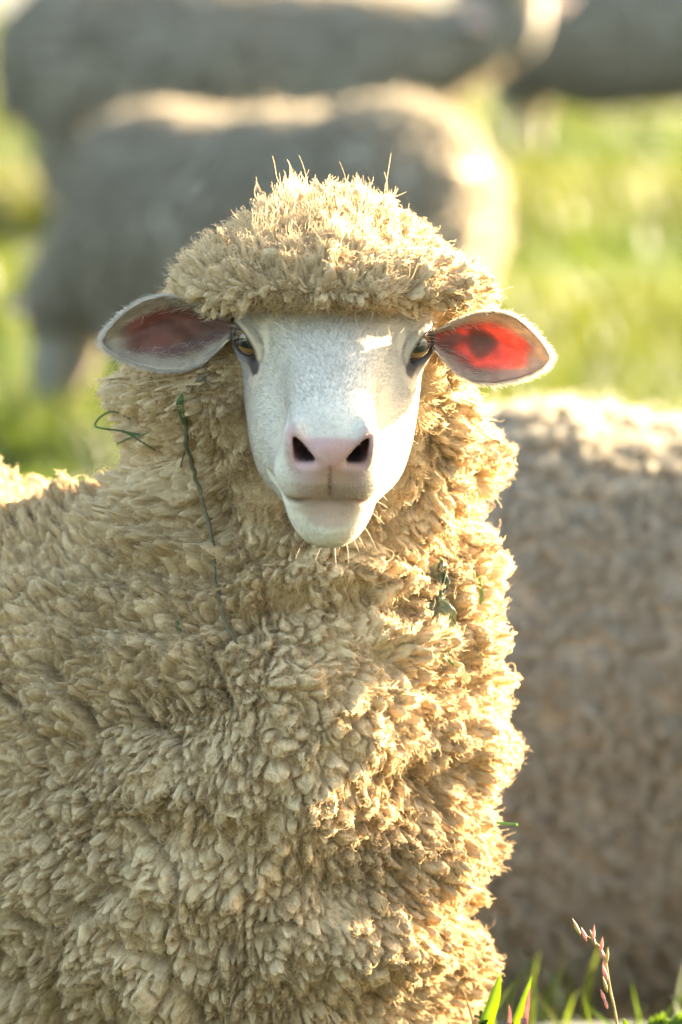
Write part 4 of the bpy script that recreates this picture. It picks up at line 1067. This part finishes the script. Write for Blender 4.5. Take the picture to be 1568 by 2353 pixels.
p2 = wool_path([(438, 1010), (424, 1040), (415, 1075)], 10, 0.040); mesh_obj("side_twig", *tube(p2, 0.0007, 6), STEM, t)
p2 = wool_path([(470, 870), (480, 890), (462, 900)], 10, 0.040); mesh_obj("side_twig", *tube(p2, 0.0008, 6), STEM, t)

t = tag(empty("grass_sprig", on_wool(310, 1000)), "loop of thin green grass caught in the wool beside the neck", "grass sprig")
zz = on_wool(330, 990, 0.035)[1]
for pts, w in (([(300, 962), (262, 946), (235, 955), (219, 975), (232, 984), (280, 990), (320, 1003)], .0008), ([(320, 1003), (345, 990), (362, 982)], .0010), ([(280, 990), (310, 998), (348, 1002)], .0011), ([(295, 996), (330, 1018), (358, 1035)], .0007), ([(268, 1022), (295, 1008), (330, 998)], .0006)):
    pp = spline(np.array([at_y(a, b, zz + 0.004*math.sin(a*0.07)) for a, b in pts]), 24); mesh_obj("blade", *strip(pp, w, fold=0.3), GREEN, t)

def leaf_mesh(name, outline, off, mat, parent):
    c = np.mean(np.array(outline, float), 0); oc = on_wool(c[0], c[1], off)
    ring = spline(np.array(outline + outline[:1], float), 72)[:-1]
    rows = []; ks = [0.02, 0.3, 0.6, 0.85, 1.0]
    for k in ks:
        q = c + (ring-c)*k
        rows.append(np.array([at_y(a, b, oc[1] - 0.004*k*k + 0.004*math.sin(a*0.11)*k + 0.004*math.sin(b*0.07+1) + 0.0015*math.sin(a*0.31+b*0.23)) for a, b in q]))
    f = np.concatenate(rows); bk = f + np.array([0, 0.0007, 0]); n = 72; m = len(f)
    i = np.arange(len(ks)-1)[:, None]; j = np.arange(n)[None]; k = (j+1) % n
    q = np.stack([i*n+j, i*n+k, (i+1)*n+k, (i+1)*n+j], -1).reshape(-1, 4); e = (len(ks)-1)*n
    jj = np.arange(n); rim = np.stack([e+jj, e+(jj+1) % n, e+(jj+1) % n+m, e+jj+m], 1)
    return mesh_obj(name, np.concatenate([f, bk]), [q, q[:, ::-1]+m, rim], mat, parent)
t = tag(empty("wilted_leaf", on_wool(1020, 1450)), "wilted grey green leaf stuck in the wool at the lit side of the chest", "leaf")
leaf_mesh("blade", [(1012, 1284), (1030, 1298), (1026, 1318), (1036, 1338), (1022, 1360), (1006, 1372), (1030, 1384), (1050, 1408), (1046, 1424), (1055, 1448), (1040, 1470), (1043, 1492), (1022, 1516), (992, 1513), (980, 1490), (964, 1468), (970, 1444), (960, 1424), (980, 1402), (988, 1378), (978, 1352), (984, 1330), (976, 1312), (992, 1300)], 0.105, LEAF, t)
p2 = spline(np.array([on_wool(a, b, 0.047) for a, b in ((1020, 1505), (1035, 1520), (1045, 1528))]), 8); mesh_obj("leaf_stalk", *tube(p2, 0.0010, 6), GREEN, t)
t = tag(empty("loose_grass", on_wool(1090, 1320)), "curled green blade on the sunlit wool above the wilted leaf", "grass blade")
pp = wool_path([(1050, 1280), (1075, 1295), (1095, 1320), (1104, 1345), (1107, 1370), (1104, 1390)], 26, 0.07); mesh_obj("blade", *strip(pp, np.interp(np.linspace(0, 1, 26), [0, .6, .8, 1], [.0007, .0012, .0018, .0006]), fold=0.3), GREEN, t)
for nm, lab, cat, pts, w, mt in (
    ("loose_grass", "tiny green blade bit in the wool left of the long stem's end", "grass blade", [(408, 1425), (412, 1450), (420, 1482)], .0013, GREEN),
    ("loose_grass", "short yellow green bit poking sideways out of the chest wool", "grass blade", [(1140, 1890), (1165, 1893), (1190, 1894)], .0010, GREEN),
    ("straw_bit", "tiny orange straw bit in the wool beside the jaw", "straw", [(522, 1106), (535, 1104), (548, 1106)], .0022, STRAW)):
    o = tag(empty(nm, on_wool(*pts[1])), lab, cat)
    yy = on_wool(*pts[0], 0.042)[1]
    mesh_obj("blade", *strip(spline(np.array([at_y(a, b, yy) for a, b in pts]), 12), w, fold=0.3), mt, o)

# ------------------------------------------------------------------ plants in front of the flock
SEED_G = simple_mat("seed_green", (0.20, 0.17, 0.07), 0.55, 0.35, (0.40, 0.33, 0.10), var=0.3, scale=120)
SEED_P = simple_mat("seed_pink", (0.34, 0.19, 0.17), 0.55, 0.4, (0.60, 0.32, 0.26), var=0.25, scale=120)
BLADE = simple_mat("sunlit_blade", (0.13, 0.20, 0.02), 0.45, 0.55, (0.34, 0.42, 0.03), var=0.2)
def ground_point(px, yy): p = at_y(px, 2353, yy); return np.array([p[0], yy, 0.0])
def seed_head():
    yy = -0.02
    t = tag(empty("grass_seed_head", ground_point(1420, yy)), "nodding grass stem with pinkish seed spikelets in front of the woolly flank", "seed head")
    g0 = ground_point(1440, yy)
    pts = np.array([g0, at_y(1428, 2480, yy), at_y(1418, 2353, yy), at_y(1402, 2270, yy), at_y(1388, 2195, yy), at_y(1362, 2160, yy), at_y(1327, 2139, yy)])
    p = spline(pts, 60); mesh_obj("stalk", *tube(p, np.interp(np.linspace(0, 1, 60), [0, .6, 1], [.0013, .0010, .0004])), SEED_G, t)
    r = rng(7)
    sp = [(1331, 2142, -.9, .9), (1345, 2152, -.8, .8), (1358, 2160, .5, .2), (1366, 2168, -.6, .9), (1376, 2180, .6, -.2), (1383, 2195, -.5, .9), (1390, 2205, .5, .9), (1384, 2232, .2, .95), (1393, 2245, -.5, .9), (1392, 2272, -.4, .9), (1386, 2290, -.6, .8), (1392, 2308, -.5, .85)]
    for i, (px, py, dx, dz) in enumerate(sp):
        b = at_y(px+4, py+10, yy - 0.001); d = nrm(np.array([dx*0.35-0.1, r.normal()*0.2, 0.9])); ln = r.uniform(0.011, 0.017)
        k = np.linspace(0, 1, 9); path = b + (k*ln)[:, None]*d
        mesh_obj("spikelet", *tube(path, np.maximum(0.0002, 0.0015*np.sin(np.pi*k**0.8)), 7), SEED_P if i % 3 else SEED_G, t)
seed_head()
def blade_thing(name, label, pts, w, yy, mat, gx=None):
    t = tag(empty(name, ground_point(gx or pts[0][0], yy)), label, "grass blade")
    q = np.array([ground_point(gx or pts[0][0], yy)] + [at_y(a, b, yy) for a, b in pts]); p = spline(q, 30)
    mesh_obj("blade", *strip(p, np.interp(np.linspace(0, 1, 30), [0, .5, .8, 1], [w*.8, w, w*.75, w*.1]), fold=0.35), mat, t)
blade_thing("grass_shoot", "broad upright sunlit blade between the chest wool and the seed head", [(1165, 2420), (1185, 2353), (1203, 2300), (1222, 2245)], 0.0038, -0.06, BLADE, 1140)
blade_thing("grass_shoot", "wide pale green blade tip touching the bottom of the chest wool", [(1108, 2420), (1118, 2353), (1135, 2300), (1150, 2240)], 0.0060, -0.10, BLADE, 1100)
blade_thing("grass_shoot", "thin dry awn crossing the lowest chest wool", [(1098, 2400), (1088, 2353), (1078, 2315), (1070, 2290)], 0.0011, -0.16, STRAW, 1110)
blade_thing("grass_shoot", "pinkish thin grass stem beside the broad sunlit blade", [(1200, 2400), (1207, 2353), (1212, 2310), (1218, 2270)], 0.0022, -0.22, SEED_P, 1195)
blade_thing("grass_shoot", "short pinkish tip left of the broad sunlit blade", [(1168, 2420), (1171, 2353), (1172, 2330), (1170, 2310)], 0.0018, -0.2, SEED_P, 1165)
blade_thing("grass_shoot", "low green tip right beside the seed head stalk", [(1450, 2420), (1442, 2365), (1432, 2340)], 0.0028, -0.12, BLADE, 1455)
tuft = tag(empty("grass_tuft", ground_point(1530, -0.45)), "low tuft of bright blurred blades beyond the seed head stalk", "grass tuft")
for i, (px, top, dx) in enumerate(((1500, 2338, 12), (1530, 2325, -8), (1548, 2330, 10), (1562, 2322, 4), (1518, 2342, -6))):
    yy = -0.42-0.03*i; q = spline(np.array([ground_point(px, yy)] + [at_y(a, b, yy) for a, b in ((px, 2420), (px+dx*.5, 2365), (px+dx, top))]), 24)
    mesh_obj("blade", *strip(q, np.interp(np.linspace(0, 1, 24), [0, .5, .8, 1], [.0036, .0045, .0034, .0005]), fold=0.35), BLADE, tuft)
print("all", round(time.time()-T0, 1))
